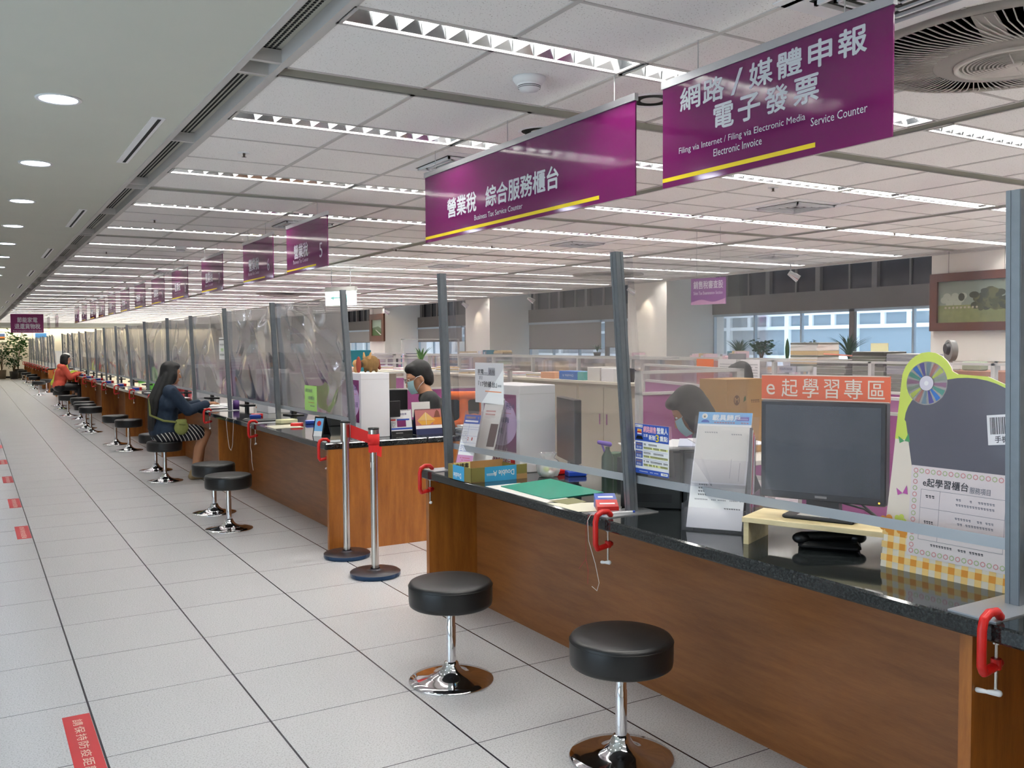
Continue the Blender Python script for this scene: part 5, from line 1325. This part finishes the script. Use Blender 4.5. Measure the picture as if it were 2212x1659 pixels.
# plush pig and small plush
t = thing('plush_toy', 'round brown plush boar on top of the white box', 'plush toy', (2.665, 6.62, TZ+.487), PI+.35)
pm_ = M('brown plush', (128, 98, 58), .95, noise=.2, nscale=60); pt = M('tan plush', (206, 160, 106), .95)
b = MB(); b.blob((-.01, 0, .07), (.075, .058, .062), pm_, 18, 12).blob((.055, 0, .07), (.035, .034, .034), pm_, 14, 9)
for s_ in (1, -1):
    for x in (.02, -.04): b.capsule((x, s_*.03, .03), (x, s_*.03, .010), .014, .012, pm_, 8)
fuse(b, .005, 'body', t); b = MB()
for s_ in (1, -1): b.capsule((.03, s_*.03, .11), (.025, s_*.04, .15), .013, .006, pt, 8)
b.build('ears', t); MB().blob((.092, 0, .062), (.016, .026, .024), M('dark plush', (72, 60, 44), .95)).build('snout', t); MB().capsule((-.085, .0, .09), (-.10, 0, .03), .014, .012, M('rust plush', (146, 66, 50), .95), 8).build('tail', t)
t = thing('plush_toy', 'small tan and rust plush figure sitting beside the boar on the white box', 'plush toy', (2.555, 6.62, TZ+.487), PI)
MB().blob((0, 0, .025), (.024, .03, .028), pt).blob((.0, 0, .07), (.03, .03, .03), pt).build('body', t); MB().blob((0, .045, .06), (.02, .02, .065), MATS['rust plush']).build('arm', t)
t = thing('plush_toy', 'pale pink plush head at the rear corner of the white box', 'plush toy', (2.57, 6.76, TZ+.487), 0); MB().blob((0, 0, .02), (.028, .03, .024), M('pale plush', (226, 190, 170), .9)).build('body', t)
# green note and blurred notices on the wrinkled film
panel('notice_sheet', 'pale green notice stuck on the first wrinkled screen near the phone stand', 'notice', .305, .205, (2.374, 7.335, .951), W90, 0, lambda b: (b.text('請先抽號', .03, .2, .15, .18, inkg), b.text('5號櫃台', .09, .25, .09, .12, inkg), b.scrawl(.09, .24, .065, .07, redprint, 8), b.scrawl(.14, .25, .035, .045, inkg, 6)), lgreen, .0008)
panel('notice_sheet', 'white notice stuck high on the third wrinkled screen', 'notice', .30, .24, (2.376, 10.32, 1.335), W90, 0, lambda b: (b.rect(0, .3, .21, .225, gray), b.scrawl(.03, .26, .15, .17, inkg, 6), b.scrawl(.08, .2, .09, .12, lgreen, 4), b.scrawl(.03, .26, .04, .06, inkg, 9)), white, .0008)
t = thing('phone_stand', 'black easel stand with a small picture card on the long counter near the gap', 'stand', (2.25, 6.78, TZ), W90+.55)
slab(0, 0, .035, .15, black, 0, .10, .004).build('front_plate', t); slab(.095, 0, .042, .15, black, 0, .10, .004).build('back_plate', t); MB().box(0, .1, 0, .1, 0, .006, black).build('foot_plate', t)
b = MB(); b.T = Matrix.Rotation(-.23, 4, 'X'); b.rect(.01, .09, .04, .14, skyblue, -.001); b.rect(.01, .09, .0, .04, white, -.002); b.ell(.05, .1, .02, .02, redprint, -.0015); b.build('card', t)
pad(2.36, 8.82, -.2, blue, 'blue stamp pad beside the second post of the long counter', 1.3); pad(2.42, 8.98, -.1, red, 'red stamp pad behind the blue one beside the second post of the long counter', 1.3)
pad(2.42, 7.70, -.4, red, 'flat red stamp pad near the black easel stand', 1.3); pad(2.60, 7.85, -.2, blue, 'blue stamp pad behind the flat red one', 1.4)
MB().cbox(0, .17, 0, .1, 0, .035, M('cream carton', (226, 222, 176), .6), .004).build('paper_box', label='small cream carton beside the first stamp pads of the long counter', cat='box', loc=(2.36, 7.98, TZ), rz=.2)
MB().box(0, .3, 0, .24, 0, .006, dgray).build('writing_mat', label='dark grey writing mat by the second post of the long counter', cat='mat', loc=(2.18, 8.36, TZ))
MB().box(0, .25, 0, .3, 0, .003, M('cream paper', None)).build('table_flyer', label='cream printed sheet on the first bay of the long counter', cat='paper', loc=(2.18, 7.55, TZ))
MB().cbox(0, .22, 0, .16, 0, .02, black, .004).box(.02, .2, .02, .14, .02, .05, dgray).build('document_tray', label='black document tray just inside the gap post of the long counter', cat='tray', loc=(2.62, 7.0, TZ))
MB().cbox(0, .2, 0, .14, 0, .09, dgray, .006).build('card_machine', label='dark card machine behind the first bar of the long counter', cat='machine', loc=(2.65, 7.5, TZ))
MB().tube([(2.15, 9.05, TZ+.002), (2.138, 9.06, TZ-.02), (2.138, 9.0, TZ-.2), (2.138, 8.95, TZ-.29), (2.138, 8.88, TZ-.31), (2.138, 8.82, TZ-.25), (2.138, 8.78, TZ-.1), (2.138, 8.77, TZ-.01), (2.3, 8.8, TZ+.004)], .0022, offw, 5).build('pen_string', label='pale cord hanging in a long loop under the third clamp of the long counter', cat='string')
MB().tube([(2.2, 8.14, TZ+.002), (2.138, 8.15, TZ-.02), (2.138, 8.155, TZ-.16), (2.138, 8.17, TZ-.21), (2.138, 8.14, TZ-.25), (2.138, 8.13, TZ-.34), (2.138, 8.09, TZ-.41)], .0025, offw, 5).build('pen_string', label='knotted pale cord hanging straight below the second clamp of the long counter', cat='string')
# open papers in front of the denim woman
pr = random.Random(4)
for k, (x, y, rz) in enumerate(((2.36, 11.15, .2), (2.45, 10.8, -.3), (2.34, 10.45, .15), (2.52, 10.95, .6))):
    MB().box(-.15, .15, -.11, .11, 0, .002, white).build('paper_sheets', label='white form spread in front of the woman in the denim jacket, %s one' % ORD[k], cat='papers', group='forms before the denim jacket woman', loc=(x, y, TZ+.001+.0024*k), rz=rz)
MB().lathe([(.001, 0), (.035, 0), (.035, .095), (.032, .095), (.03, .01), (.001, .01)], M('violet tub', (84, 44, 120), .4), n=18).build('pen_cup', label='dark violet pen cup by the third post of the long counter', cat='cup', loc=(2.52, 10.2, TZ))
# clutter along the farther bays: pads, papers, screens and desks
for i in range(3, 14):
    y = Q[i]+.6; o_ = ORD[i]
    pad(2.30, y, -.2, blue, 'blue stamp pad in the %s bay of the long counter' % o_, 1.3); pad(2.36, y+.15, .1, red, 'red stamp pad in the %s bay of the long counter' % o_, 1.3)
    MB().box(0, .28, 0, .2, 0, .004, white).build('paper_sheets', label='white forms in the %s bay of the long counter' % o_, cat='papers', group='forms along the long counter', loc=(2.26, y+.35, TZ), rz=.1)
for i in range(1, 14):
    y = Q[i]+.75; o_ = ORD[i]
    t = thing('computer_monitor', 'staff monitor with a pale back behind the wrinkled screen of the %s bay' % o_, 'monitor', (2.76, y, TZ), W90+.15, 'staff monitors along the long counter')
    MB().cbox(-.24, .24, -.02, .02, .09, .42, (lgray if i % 2 else black), .006).build('display', t); MB().box(-.03, .03, 0, .03, .01, .12, black).cbox(-.1, .1, -.06, .08, 0, .012, black, .003).build('stand_foot', t)
for k, (y, m, l) in enumerate(((9.3, 'white', 'with a pale poster'), (12.6, 'lilac', 'with a lilac sheet'))):
    white_box((2.62, y, TZ), 'tall white box %s behind the wrinkled screens' % l, [('區', .3, .6, .4, .6, ink2)], .45)

# ------------------------------------------------------------------ office beyond the counters
def cabinet(y0, lab, h=1.07, x=5.5, w_=.9):
    t = thing('filing_cabinet', lab, 'filing cabinet', (x, y0, 0), 0, 'low beige steel cabinets')
    MB().box(0, .42, .005, w_-.005, 0, h, beige).build('body', t)
    for s_ in (0, 1):
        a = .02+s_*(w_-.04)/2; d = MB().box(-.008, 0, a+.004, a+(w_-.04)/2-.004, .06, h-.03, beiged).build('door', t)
        yy = a+(w_-.04)/2-.06 if s_ == 0 else a+.06
        MB().box(-.014, -.008, yy-.01, yy+.01, h*.62, h*.72, chrome).build('handle', d)
    KIDS[t.name] = [o for o in COL.objects if o.parent == t]
    for o in KIDS[t.name]: KIDS[o.name] = [q for q in COL.objects if q.parent == o]
    return t
c0 = None
for i in range(9):
    y = 6.95+.9*i; lab = 'low beige steel cabinet with two doors in the office row, %s from the purple partition' % ORD[i]
    if c0 is None: c0 = cabinet(y, lab)
    else: dup(c0, (5.5, y, 0), label=lab)
MB().cbox(5.47, 5.95, 6.88, 15.02, 1.07, 1.10, M('cabinet top laminate', (214, 208, 190), .5), .004).build('cabinet_top', label='long cream laminate top running over the row of beige cabinets', cat='worktop')
def partition(x0, y0, x1, y1, zc, zt, lab, cloth=plum, glass=True, low=True):
    L = math.hypot(x1-x0, y1-y0); t = thing('office_partition', lab, 'partition', (x0, y0, 0), math.atan2(y1-y0, x1-x0), 'office partitions')
    MB().box(.03, L-.03, -.02, .02, .05, zc, cloth).build('cloth_panel', t)
    b = MB(); b.box(0, .035, -.025, .025, 0, zt, lgray); b.box(L-.035, L, -.025, .025, 0, zt, lgray); b.box(0, L, -.025, .025, zt-.02, zt, lgray); b.box(0, L, -.025, .025, zc, zc+.02, lgray); b.box(0, L, -.025, .025, 0, .05, lgray)
    if L > 2:
        k = 1.2
        while k < L-.5: b.box(k, k+.035, -.025, .025, 0, zt, lgray); k += 1.2
    b.build('frame', t)
    if glass and zt-zc > .1: MB().quad((.03, 0, zc), (L-.03, 0, zc), (L-.03, 0, zt-.02), (.03, 0, zt-.02), film_mat('partition glass', .05, .6)).build('glass_pane', t)
    return t
partition(4.0, 5.0, 4.92, 4.95, 1.12, 1.29, 'plum and glass office partition facing the gap, behind the greying woman')
partition(4.95, 4.95, 5.55, 6.8, 1.12, 1.29, 'plum and glass partition running back from the corner beside the cardboard carton')
partition(3.9, 12.2, 5.25, 11.7, 1.02, 1.24, 'plum partition behind the man in the dark shirt')
partition(5.2, 2.2, 5.2, 4.6, 1.0, 1.12, 'plum partition behind the orange e-learning sign')
partition(3.7, 8.9, 5.3, 8.9, 1.0, 1.2, 'plum partition crossing behind the first wrinkled screen')
partition(7.3, 3.2, 7.3, 16.3, 1.0, 1.3, 'long plum and glass partition in the middle of the office')
partition(9.0, 4.2, 9.0, 22.0, 1.0, 1.28, 'long plum and glass partition in front of the window pillars')
partition(7.3, 16.8, 7.3, 30.0, 1.0, 1.3, 'long partition continuing deep down the office')
partition(5.5, 16.6, 7.2, 16.6, 1.0, 1.3, 'cross partition at the end of the beige cabinets')
for i, y in enumerate((15.4, 18.0, 20.8, 24.2, 27.6)): partition(4.1, y, 7.2, y, 1.0, 1.25, 'cross partition behind the wrinkled screens, %s one deeper' % ORD[i])
# tall frosted screen near the small picture
partition(8.6, 19.4, 10.1, 19.4, 1.0, 1.62, 'taller clear office screen below the small framed picture', cloth=lgray)
wh = M('desk laminate', (214, 210, 200), .5)
def desk(x0, x1, y0, y1, lab, z=.74):
    t = thing('office_desk', lab, 'desk', (0, 0, 0), 0, 'office desks')
    MB().cbox(x0, x1, y0, y1, z-.03, z, wh, .003).build('desk_top', t)
    for x in (x0+.02, x1-.06):
        for y in (y0+.02, y1-.06): MB().box(x, x+.04, y, y+.04, 0, z-.03, lgray).build('leg', t)
desk(3.95, 4.85, 4.1, 4.85, 'desk with the brown carton behind the greying woman')
desk(5.7, 6.8, 4.9, 5.42, 'desk of the office worker behind the purple partition')
for i in range(10):
    y = 7.25+1.4*i
    if i < 9: desk(7.40, 8.10, y, y+1.39, 'desk against the long middle partition, %s along' % ORD[i])
    y = 4.25+1.75*i
    if i < 8: desk(9.1, 9.8, y, y+1.74, 'desk against the window side partition, %s along' % ORD[i])
# carton
t = thing('cardboard_carton', 'brown cardboard carton between the greying woman and the orange sign', 'carton', (4.29, 4.42, .74), 0)
b = MB(); b.box(0, .34, 0, .26, 0, .50, card); b.ell(.09, .36, .028, .034, M('carton ink', (96, 64, 48), .7), -.0008); b.text('M', .072, .108, .345, .378, card, y=-.0016, bold=.05); b.poly([(.15, .345), (.175, .36), (.17, .39), (.155, .375)], M('leaf print', (70, 110, 70), .7), -.0008); b.scrawl(.22, .30, .34, .36, MATS['carton ink'], 5); b.build('box', t)
# orange chair with vest
t = thing('office_chair', 'office chair with an orange vest over its back behind the gap post', 'chair', (3.36, 6.05+.1, 0), PI/2)
t.location = (3.62, 7.55, 0); t.rotation_euler = (0, 0, .4)
MB().cbox(-.24, .24, -.24, .24, .42, .5, black, .02).build('seat', t); MB().cyl((0, 0, .08), (0, 0, .42), .025, .025, black).build('column', t)
b = MB()
for k in range(5): a = k*2*PI/5; b.capsule((0, 0, .1), (.28*math.cos(a), .28*math.sin(a), .05), .022, .016, black)
b.build('base', t); b = MB(); b.cbox(-.21, .21, -.27, -.22, .55, 1.02, black, .02); b.build('backrest', t)
b = MB(); b.capsule((-.15, -.245, 1.0), (.15, -.245, 1.0), .045, .045, orangef).capsule((-.18, -.245, .95), (-.19, -.245, .72), .045, .05, orangef).capsule((.0, -.26, .95), (0, -.26, .72), .06, .06, orangef).capsule((.19, -.245, .93), (.2, -.245, .68), .035, .045, orangef).capsule((-.1, -.25, .8), (.15, -.25, .7), .05, .05, orangef)
fuse(b, .012, 'vest', t)
t.location = (3.86, 7.36, 0); t.rotation_euler = (0, 0, 2.6)
# loose things on cabinets and partitions
def carton(name, x0, x1, y0, y1, z0, z1, mat, lab, cat='box', print_=None):
    b = MB(); b.cbox(x0, x1, y0, y1, z0, z1, mat, .003)
    o = b.build(name, label=lab, cat=cat)
    if print_: panel('box_print', None, None, (y1-y0)*.8, (z1-z0)*.6, (x0-.001, y1-(y1-y0)*.1, z0+(z1-z0)*.2), W90, 0, lambda q: q.text(print_, (y1-y0)*.1, (y1-y0)*.7, (z1-z0)*.15, (z1-z0)*.42, white, bold=.03, rot=1), mat, .0005, parent=o)
    return o
carton('shelf_box', 5.5, 5.7, 7.88, 8.22, 1.10, 1.19, M('royal blue carton', (46, 110, 190), .5), 'blue carton lying on the long cabinet top', print_='Double A')
carton('shelf_box', 5.5, 5.7, 7.76, 7.87, 1.10, 1.19, M('mint carton', (96, 176, 170), .5), 'narrow mint carton next to the blue one on the cabinet top')
carton('shelf_box', 5.52, 5.72, 8.34, 8.62, 1.10, 1.17, M('peach carton', (224, 164, 122), .6), 'peach coloured carton on the cabinet top')
carton('shelf_box', 5.52, 5.76, 7.50, 7.72, 1.10, 1.24, offw, 'white carton on the cabinet top beside the mint one'); carton('shelf_box', 5.52, 5.76, 7.27, 7.48, 1.10, 1.23, white, 'second white carton on the cabinet top beside the black mug')
MB().lathe([(.001, 0), (.05, 0), (.055, .13), (.05, .14), (.001, .14)], black, n=18).tube([(.05, 0, .04), (.09, 0, .06), (.085, 0, .11), (.05, 0, .12)], .007, black, 6).build('coffee_jug', label='black jug at the near end of the cabinet top', cat='jug', loc=(5.6, 7.12, 1.10))
pr = random.Random(21); mats_ = [white, offw, M('pale pink paper', (230, 200, 208), .6), M('pale blue paper', None), M('kraft paper', (196, 170, 126), .7), M('grey binder', (140, 140, 146), .6), M('teal binder', (50, 120, 140), .6)]
k = 0
for y in [8.9, 9.4, 9.9, 10.6, 11.3, 12.0, 12.8, 13.6, 14.4]:
    b = MB(); z = 0
    for q in range(pr.randint(4, 9)):
        h = pr.uniform(.004, .016); a = pr.uniform(-.1, .1); b.T = Matrix.Rotation(a, 4, 'Z'); b.box(-.11, .11, -.15, .15, z, z+h-.001, pr.choice(mats_[:5])); z += h
    b.build('document_pile', label='pile of loose documents on the long cabinet top, %s pile along' % ORD[k], cat='papers', group='document piles on the cabinets', loc=(5.7, y, 1.10)); k += 1
# binders, monitors and books behind the long partitions
k = 0
for (px, zb, n) in ((7.6, .74, 30), (9.3, .74, 40)):
    y = 7.2 if px < 8 else 6.2
    while y < 17.3:
        kind = pr.random(); y += pr.uniform(.25, .55)
        where = 'on the desks %s, %s' % ('behind the middle partition' if px < 8 else 'by the window partition', 'about %d metres deep' % round(y))
        if kind < .35:
            hgt = pr.uniform(.5, .66); b = MB(); x = 0
            for q in range(pr.randint(4, 8)):
                h = hgt*pr.uniform(.9, 1); b.box(-.12, .12, x, x+.045, 0, h, pr.choice(mats_)); x += .047
            b.build('binder_row', label='row of upright binders %s' % where, cat='binders', group='binders in the office', loc=(px, y, zb)); y += x
        elif kind < .7:
            b = MB(); z = 0
            for q in range(pr.randint(14, 26)):
                h = pr.uniform(.012, .032); b.T = Matrix.Rotation(pr.uniform(-.15, .15), 4, 'Z'); b.box(-.12, .12, -.16, .16, z, z+h-.002, pr.choice(mats_)); z += h
            b.build('document_pile', label='tall pile of documents %s' % where, cat='papers', group='document piles in the office', loc=(px, y+.16, zb)); y += .35
        else:
            t = thing('computer_monitor', 'office monitor %s' % where, 'monitor', (px, y+.25, zb), W90, 'office monitors')
            MB().cbox(-.25, .25, -.02, .02, .12, .47, black, .005).build('display', t); MB().box(-.03, .03, 0, .03, 0, .14, black).cbox(-.1, .1, -.08, .08, 0, .012, black, .003).build('stand_foot', t); y += .55
# bundles of files and trays beyond the orange sign
desk(7.4, 8.3, 2.6, 7.2, 'wide desk carrying the tall bundles of files', 1.0)
dk = M('dark file covers', (58, 56, 48), .7); dk2 = M('grey green file covers', (104, 106, 92), .7)
def bundle(x, y, z0, n, lab, ms, w_=.17):
    b = MB(); z = 0
    for q in range(n):
        h = pr.uniform(.02, .05); b.T = Matrix.Rotation(pr.uniform(-.08, .08), 4, 'Z'); b.box(-w_, w_, -w_*1.1, w_*1.1, z, z+h-.004, pr.choice(ms)); b.box(-w_*.98, w_*.98, -w_*1.08, w_*1.08, z+h-.004, z+h, offw); z += h
    b.build('file_bundle', label=lab, cat='files', group='file bundles on the wide desk', loc=(x, y, z0)); return z0+z
bundle(7.85, 5.95, 1.0, 10, 'dark bundle of files beside the disc board top', (dk, dk, dk2)); bundle(7.85, 6.4, 1.0, 9, 'dark green bundle of files above the orange sign', (dk, dk2)); bundle(7.95, 6.85, 1.22, 8, 'pale stack of paper files topping the trays', (offw, MATS['kraft paper'], dk2))
bundle(7.85, 5.55, 1.0, 9, 'grey bundle of files near the disc', (dk2, MATS['grey binder']))
MB().box(-.14, .14, -.16, .16, 0, .012, M('salmon folder', (226, 140, 116), .6)).build('folder', label='salmon coloured folder lying on the dark green bundle', cat='folder', loc=(7.85, 6.38, 1.34), rz=.3).rotation_euler = (.06, .05, .3)
MB().box(-.1, .1, 0, .01, 0, .14, M('pale yellow folder', (230, 226, 180), .6)).build('folder', label='pale yellow folder standing on the dark bundle near the disc', cat='folder', loc=(7.85, 5.95, 1.33), rz=W90)
for i in range(3):
    b = MB(); b.box(0, .26, 0, .34, 0, .004, lgray); b.box(0, .004, 0, .34, 0, .06, lgray); b.box(0, .26, 0, .004, 0, .06, lgray); b.box(0, .26, .336, .34, 0, .06, lgray); b.box(.01, .25, .01, .33, .004, .035, offw)
    for q in range(9): b.box(-.001, 0, .06+.02*q, .068+.02*q, .015, .045, dgray)
    b.build('letter_tray', label='grey plastic letter tray with slots above the orange sign, %s of the stack' % ('bottom', 'middle', 'top')[i], cat='tray', group='letter trays', loc=(7.5, 6.7, 1.0+.085*i))
# notices pinned on glass, orange folder
for i, (y, m, l) in enumerate(((7.95, orangef, 'orange folder'), (7.6, white, 'white sheet'), (7.25, white, 'second white sheet with print'))):
    panel('pinned_sheet', '%s pinned on the glass above the greying woman' % l, 'paper', .28, .3, (7.24, y, 1.0), W90, 0, (lambda b: [b.scrawl(.03, .25, .24-.03*k, .25-.03*k, inkg, 12, seed=k) for k in range(7)]) if i else None, m, .001)
b = MB(); b.blob((0, 0, .1), (.16, .14, .13), MATS['thin bag plastic'], 16, 10).blob((.02, .2, .08), (.12, .12, .1), MATS['thin bag plastic'], 16, 10); b.blob((0, 0, .08), (.1, .1, .07), M('pale blue paper', None))
b.build('plastic_bag', label='large clear plastic bags beside the black haired office worker', cat='bag', loc=(6.0, 5.1, .90))
MB().box(5.75, 6.3, 4.95, 5.4, .74, .9, lgray).build('storage_box', label='grey box under the large plastic bags', cat='box')
# teal box, plants
carton('storage_box', 3.42, 3.66, 9.05, 9.3, 1.2, 1.43, M('teal carton', (24, 124, 142), .5), 'teal printed carton seen above the plush boar')
MB().box(3.3, 3.9, 8.95, 9.4, 0, 1.2, beige).build('filing_cabinet', label='beige cabinet carrying the teal carton', cat='filing cabinet')
leafy('potted_plant', 'striped green and cream dracaena above the masked man', 'potted plant', (5.72, 12.2, 1.10), .36, 16, .3, leafg, (.06, .07, potm), 3, .55, width=.02, variegated=M('leaf cream', (214, 214, 140), .5))
leafy('potted_plant', 'tiny spiky plant beside the striped dracaena', 'potted plant', (5.68, 11.5, 1.10), .08, 12, .1, M('fresh leaf', (130, 160, 60), .5), (.035, .04, white), 4, .8, width=.008)
leafy('potted_plant', 'feathery palm on the window sill left of the shrub pot', 'potted plant', (11.15, 11.2, 1.07), .50, 46, .3, leafd, (.09, .12, white), 5, .75, width=.014)
bushy('bushy pot plant on the sill below the bright window', (11.15, 10.7, 1.07), .42, .22, 26, 6, leafd, (.09, .12, potm), ls=.09)
leafy('potted_plant', 'upright snake plant on the window sill', 'potted plant', (11.15, 10.15, 1.07), .42, 6, .1, leafg, (.07, .1, white), 7, .12, width=.035)
leafy('potted_plant', 'tall palm in front of the window mullion', 'potted plant', (11.12, 8.95, 1.07), .62, 60, .3, leafd, (.1, .12, potm), 8, .85, width=.013)
bushy('small leafy pot on the sill beside the snake plant', (11.15, 9.7, 1.07), .3, .15, 20, 11, leafd, (.07, .1, white), ls=.07)
leafy('potted_plant', 'dark fern on the partition before the blinds', 'potted plant', (9.0, 12.3, 1.28), .2, 30, .2, leafd, (.07, .06, potm), 9, .9, width=.01)
t = thing('desk_fan', 'grey desk fan on the brown cupboard below the large painting', 'fan', (8.68, 5.72, 1.19), -.6)
MB().lathe([(.001, 0), (.09, 0), (.09, .015), (.02, .03), (.018, .15)], lgray, n=20).build('base', t); MB().cyl((-.03, 0, .2), (.03, 0, .2), .11, .11, gray, 20).build('head', t); MB().cyl((-.06, 0, .22), (-.03, 0, .22), .05, .07, black, 14).build('motor', t)
MB().box(8.4, 8.95, 4.9, 6.05, 0, 1.19, M('brown cupboard', (142, 92, 62), .5)).build('cupboard', label='brown wooden cupboard below the large painting', cat='cupboard')
MB().cbox(0, .14, 0, .2, 0, .09, M('sage tub', (160, 176, 150), .5), .01).build('storage_tub', label='sage green tub next to the fan on the brown cupboard', cat='tub', loc=(8.6, 5.35, 1.19))
# pictures
fr_ = M('carved brown frame', (84, 44, 26), .4, noise=.2, nscale=30)
def picture(lab, L, H_, loc, rz, bw, paint, frame=fr_):
    t = thing('framed_picture', lab, 'picture', loc, rz, 'framed pictures')
    b = MB(); b.box(0, L, -.03, .02, 0, bw, frame); b.box(0, L, -.03, .02, H_-bw, H_, frame); b.box(0, bw, -.03, .02, bw, H_-bw, frame); b.box(L-bw, L, -.03, .02, bw, H_-bw, frame); b.build('frame', t)
    b = MB(); b.box(bw-.01, L-bw+.01, .0, .01, bw-.01, H_-bw+.01, gold); paint(b, bw, L-bw, bw, H_-bw); b.build('canvas', t)
    MB().cyl((L*.2, 0, H_), (L*.2, 0, H_+.3), .002, .002, dark, 4).cyl((L*.8, 0, H_), (L*.8, 0, H_+.3), .002, .002, dark, 4).build('hanging_wire', t)
def ps(b, x0, x1, z0, z1):
    sk = M('painted sky', (116, 124, 112), .6); b.rect(x0, x1, z0, z1, sk, -.001); [b.ell(x0+.08+.035*k, z0+(z1-z0)*(.55+.1*math.sin(k*2.1)), .05, .04, M('painted cloud', (146, 150, 134), .6), -.0014-.00002*k) for k in range(8)]
    b.rect(x0, x1, z0, z0+(z1-z0)*.42, M('painted meadow', (112, 116, 72), .7, noise=.4, nscale=12), -.0018)
    r = random.Random(2)
    for k in range(60): b.ell(min(x1-.03, max(x0+.03, x0+(x1-x0)*r.gauss(.68, .10))), z0+(z1-z0)*(.34+.5*r.random()*(.8)), .035+.04*r.random(), .03+.02*r.random(), M('painted tree %d' % (k % 3), ((66, 68, 40), (84, 84, 48), (54, 56, 38))[k % 3], .7), -.0022-.00002*k, 10)
    for k in range(9): b.ell(x0+.1+.05*k, z0+(z1-z0)*.36, .015, .014, M('painted figures', (150, 140, 120), .7), -.004, 8)
picture('large landscape painting in a heavy brown frame on the pillar by the bright window', 1.16, .70, (10.235, 7.02, 1.61), W90, .10, ps)
def pv(b, x0, x1, z0, z1):
    b.rect(x0, x1, z0, z1, M('picture haze', (150, 170, 150), .6), -.001); m1 = M('valley green', (70, 100, 52), .7); m2 = M('hill green', (92, 112, 84), .7)
    h = z1-z0; w_ = x1-x0
    b.poly([(x0, z0), (x1, z0), (x1, z0+h*.4), (x0+w_*.6, z0+h*.58), (x0, z0+h*.5)], m2, -.0015); b.poly([(x0, z0), (x1, z0), (x1, z0+h*.2), (x0+w_*.5, z0+h*.35), (x0, z0+h*.42)], m1, -.002)
    b.poly([(x0+w_*.3, z0+h*.38), (x0+w_*.42, z0+h*.36), (x0+w_*.95, z0+h*.05), (x0+w_*.8, z0+h*.04)], lgray, -.0025)
picture('narrow framed print of a green valley on the pillar beyond the exit sign', 1.08, .80, (10.235, 25.36, 1.585), W90, .17, pv)
def psun(b, x0, x1, z0, z1):
    b.rect(x0, x1, z0, z1, white, -.001); a = .08; b.rect(x0+a, x1-a, z0+a, z1-a, M('sunset blue', (70, 96, 150), .6), -.0015); b.rect(x0+a, x1-a, z0+a, z0+(z1-z0)*.52, M('sunset orange', (196, 120, 60), .6), -.002); b.rect(x0+a, x1-a, z0+a, z0+(z1-z0)*.36, M('sunset dark', (70, 60, 36), .6), -.0025)
picture('framed sunset photograph on the far end wall behind the orchid', .75, .52, (.82, 49.78, 1.72), 0, .03, psun, lgray)
def pb(b, x0, x1, z0, z1):
    b.rect(x0, x1, z0, z1, white, -.001); b.rect(x0+.1, x1-.1, z0+.1, z1-.08, M('lake blue', (60, 120, 190), .6), -.0015)
picture('framed blue lake photograph on the far end wall', .75, .52, (2.62, 49.78, 1.75), 0, .03, pb, lgray)
# far end plants
bushy('tall leafy tree in a dark pot at the far end of the aisle', (1.95, 48.9, 0), 2.0, .75, 60, 21, leafg, (.24, .45, potm), 'far end plants', .16)
bushy('medium potted shrub left of the tall tree at the far end wall', (1.25, 48.6, 0), 1.05, .4, 60, 22, leafd, (.20, .42, M('clay pot', (112, 100, 82), .7)), 'far end plants', .10)
bushy('low potted shrub under the tall tree at the far end wall', (1.75, 48.2, 0), .75, .4, 50, 23, leafd, (.2, .36, potm), 'far end plants', .10)
t = thing('orchid_stand', 'magenta orchid in an orange red pot at the far end of the aisle', 'flower pot', (.72, 47.5, 0))
MB().lathe([(.001, 0), (.13, 0), (.15, .5), (.16, .75), (.14, .75), (.001, .7)], M('coral pot', (206, 84, 50), .6), n=20).build('pot', t); b = MB(); r = random.Random(8)
for k in range(40): b.blob((r.gauss(0, .1), r.gauss(0, .1), .9+r.random()*.4), (.05, .05, .03), M('orchid magenta', (186, 40, 160), .5), 8, 5)
b.build('flowers', t)
MB().box(2.9, 9, 46.3, 46.34, 0, 1.3, lgray).build('trim_9', kind='structure')
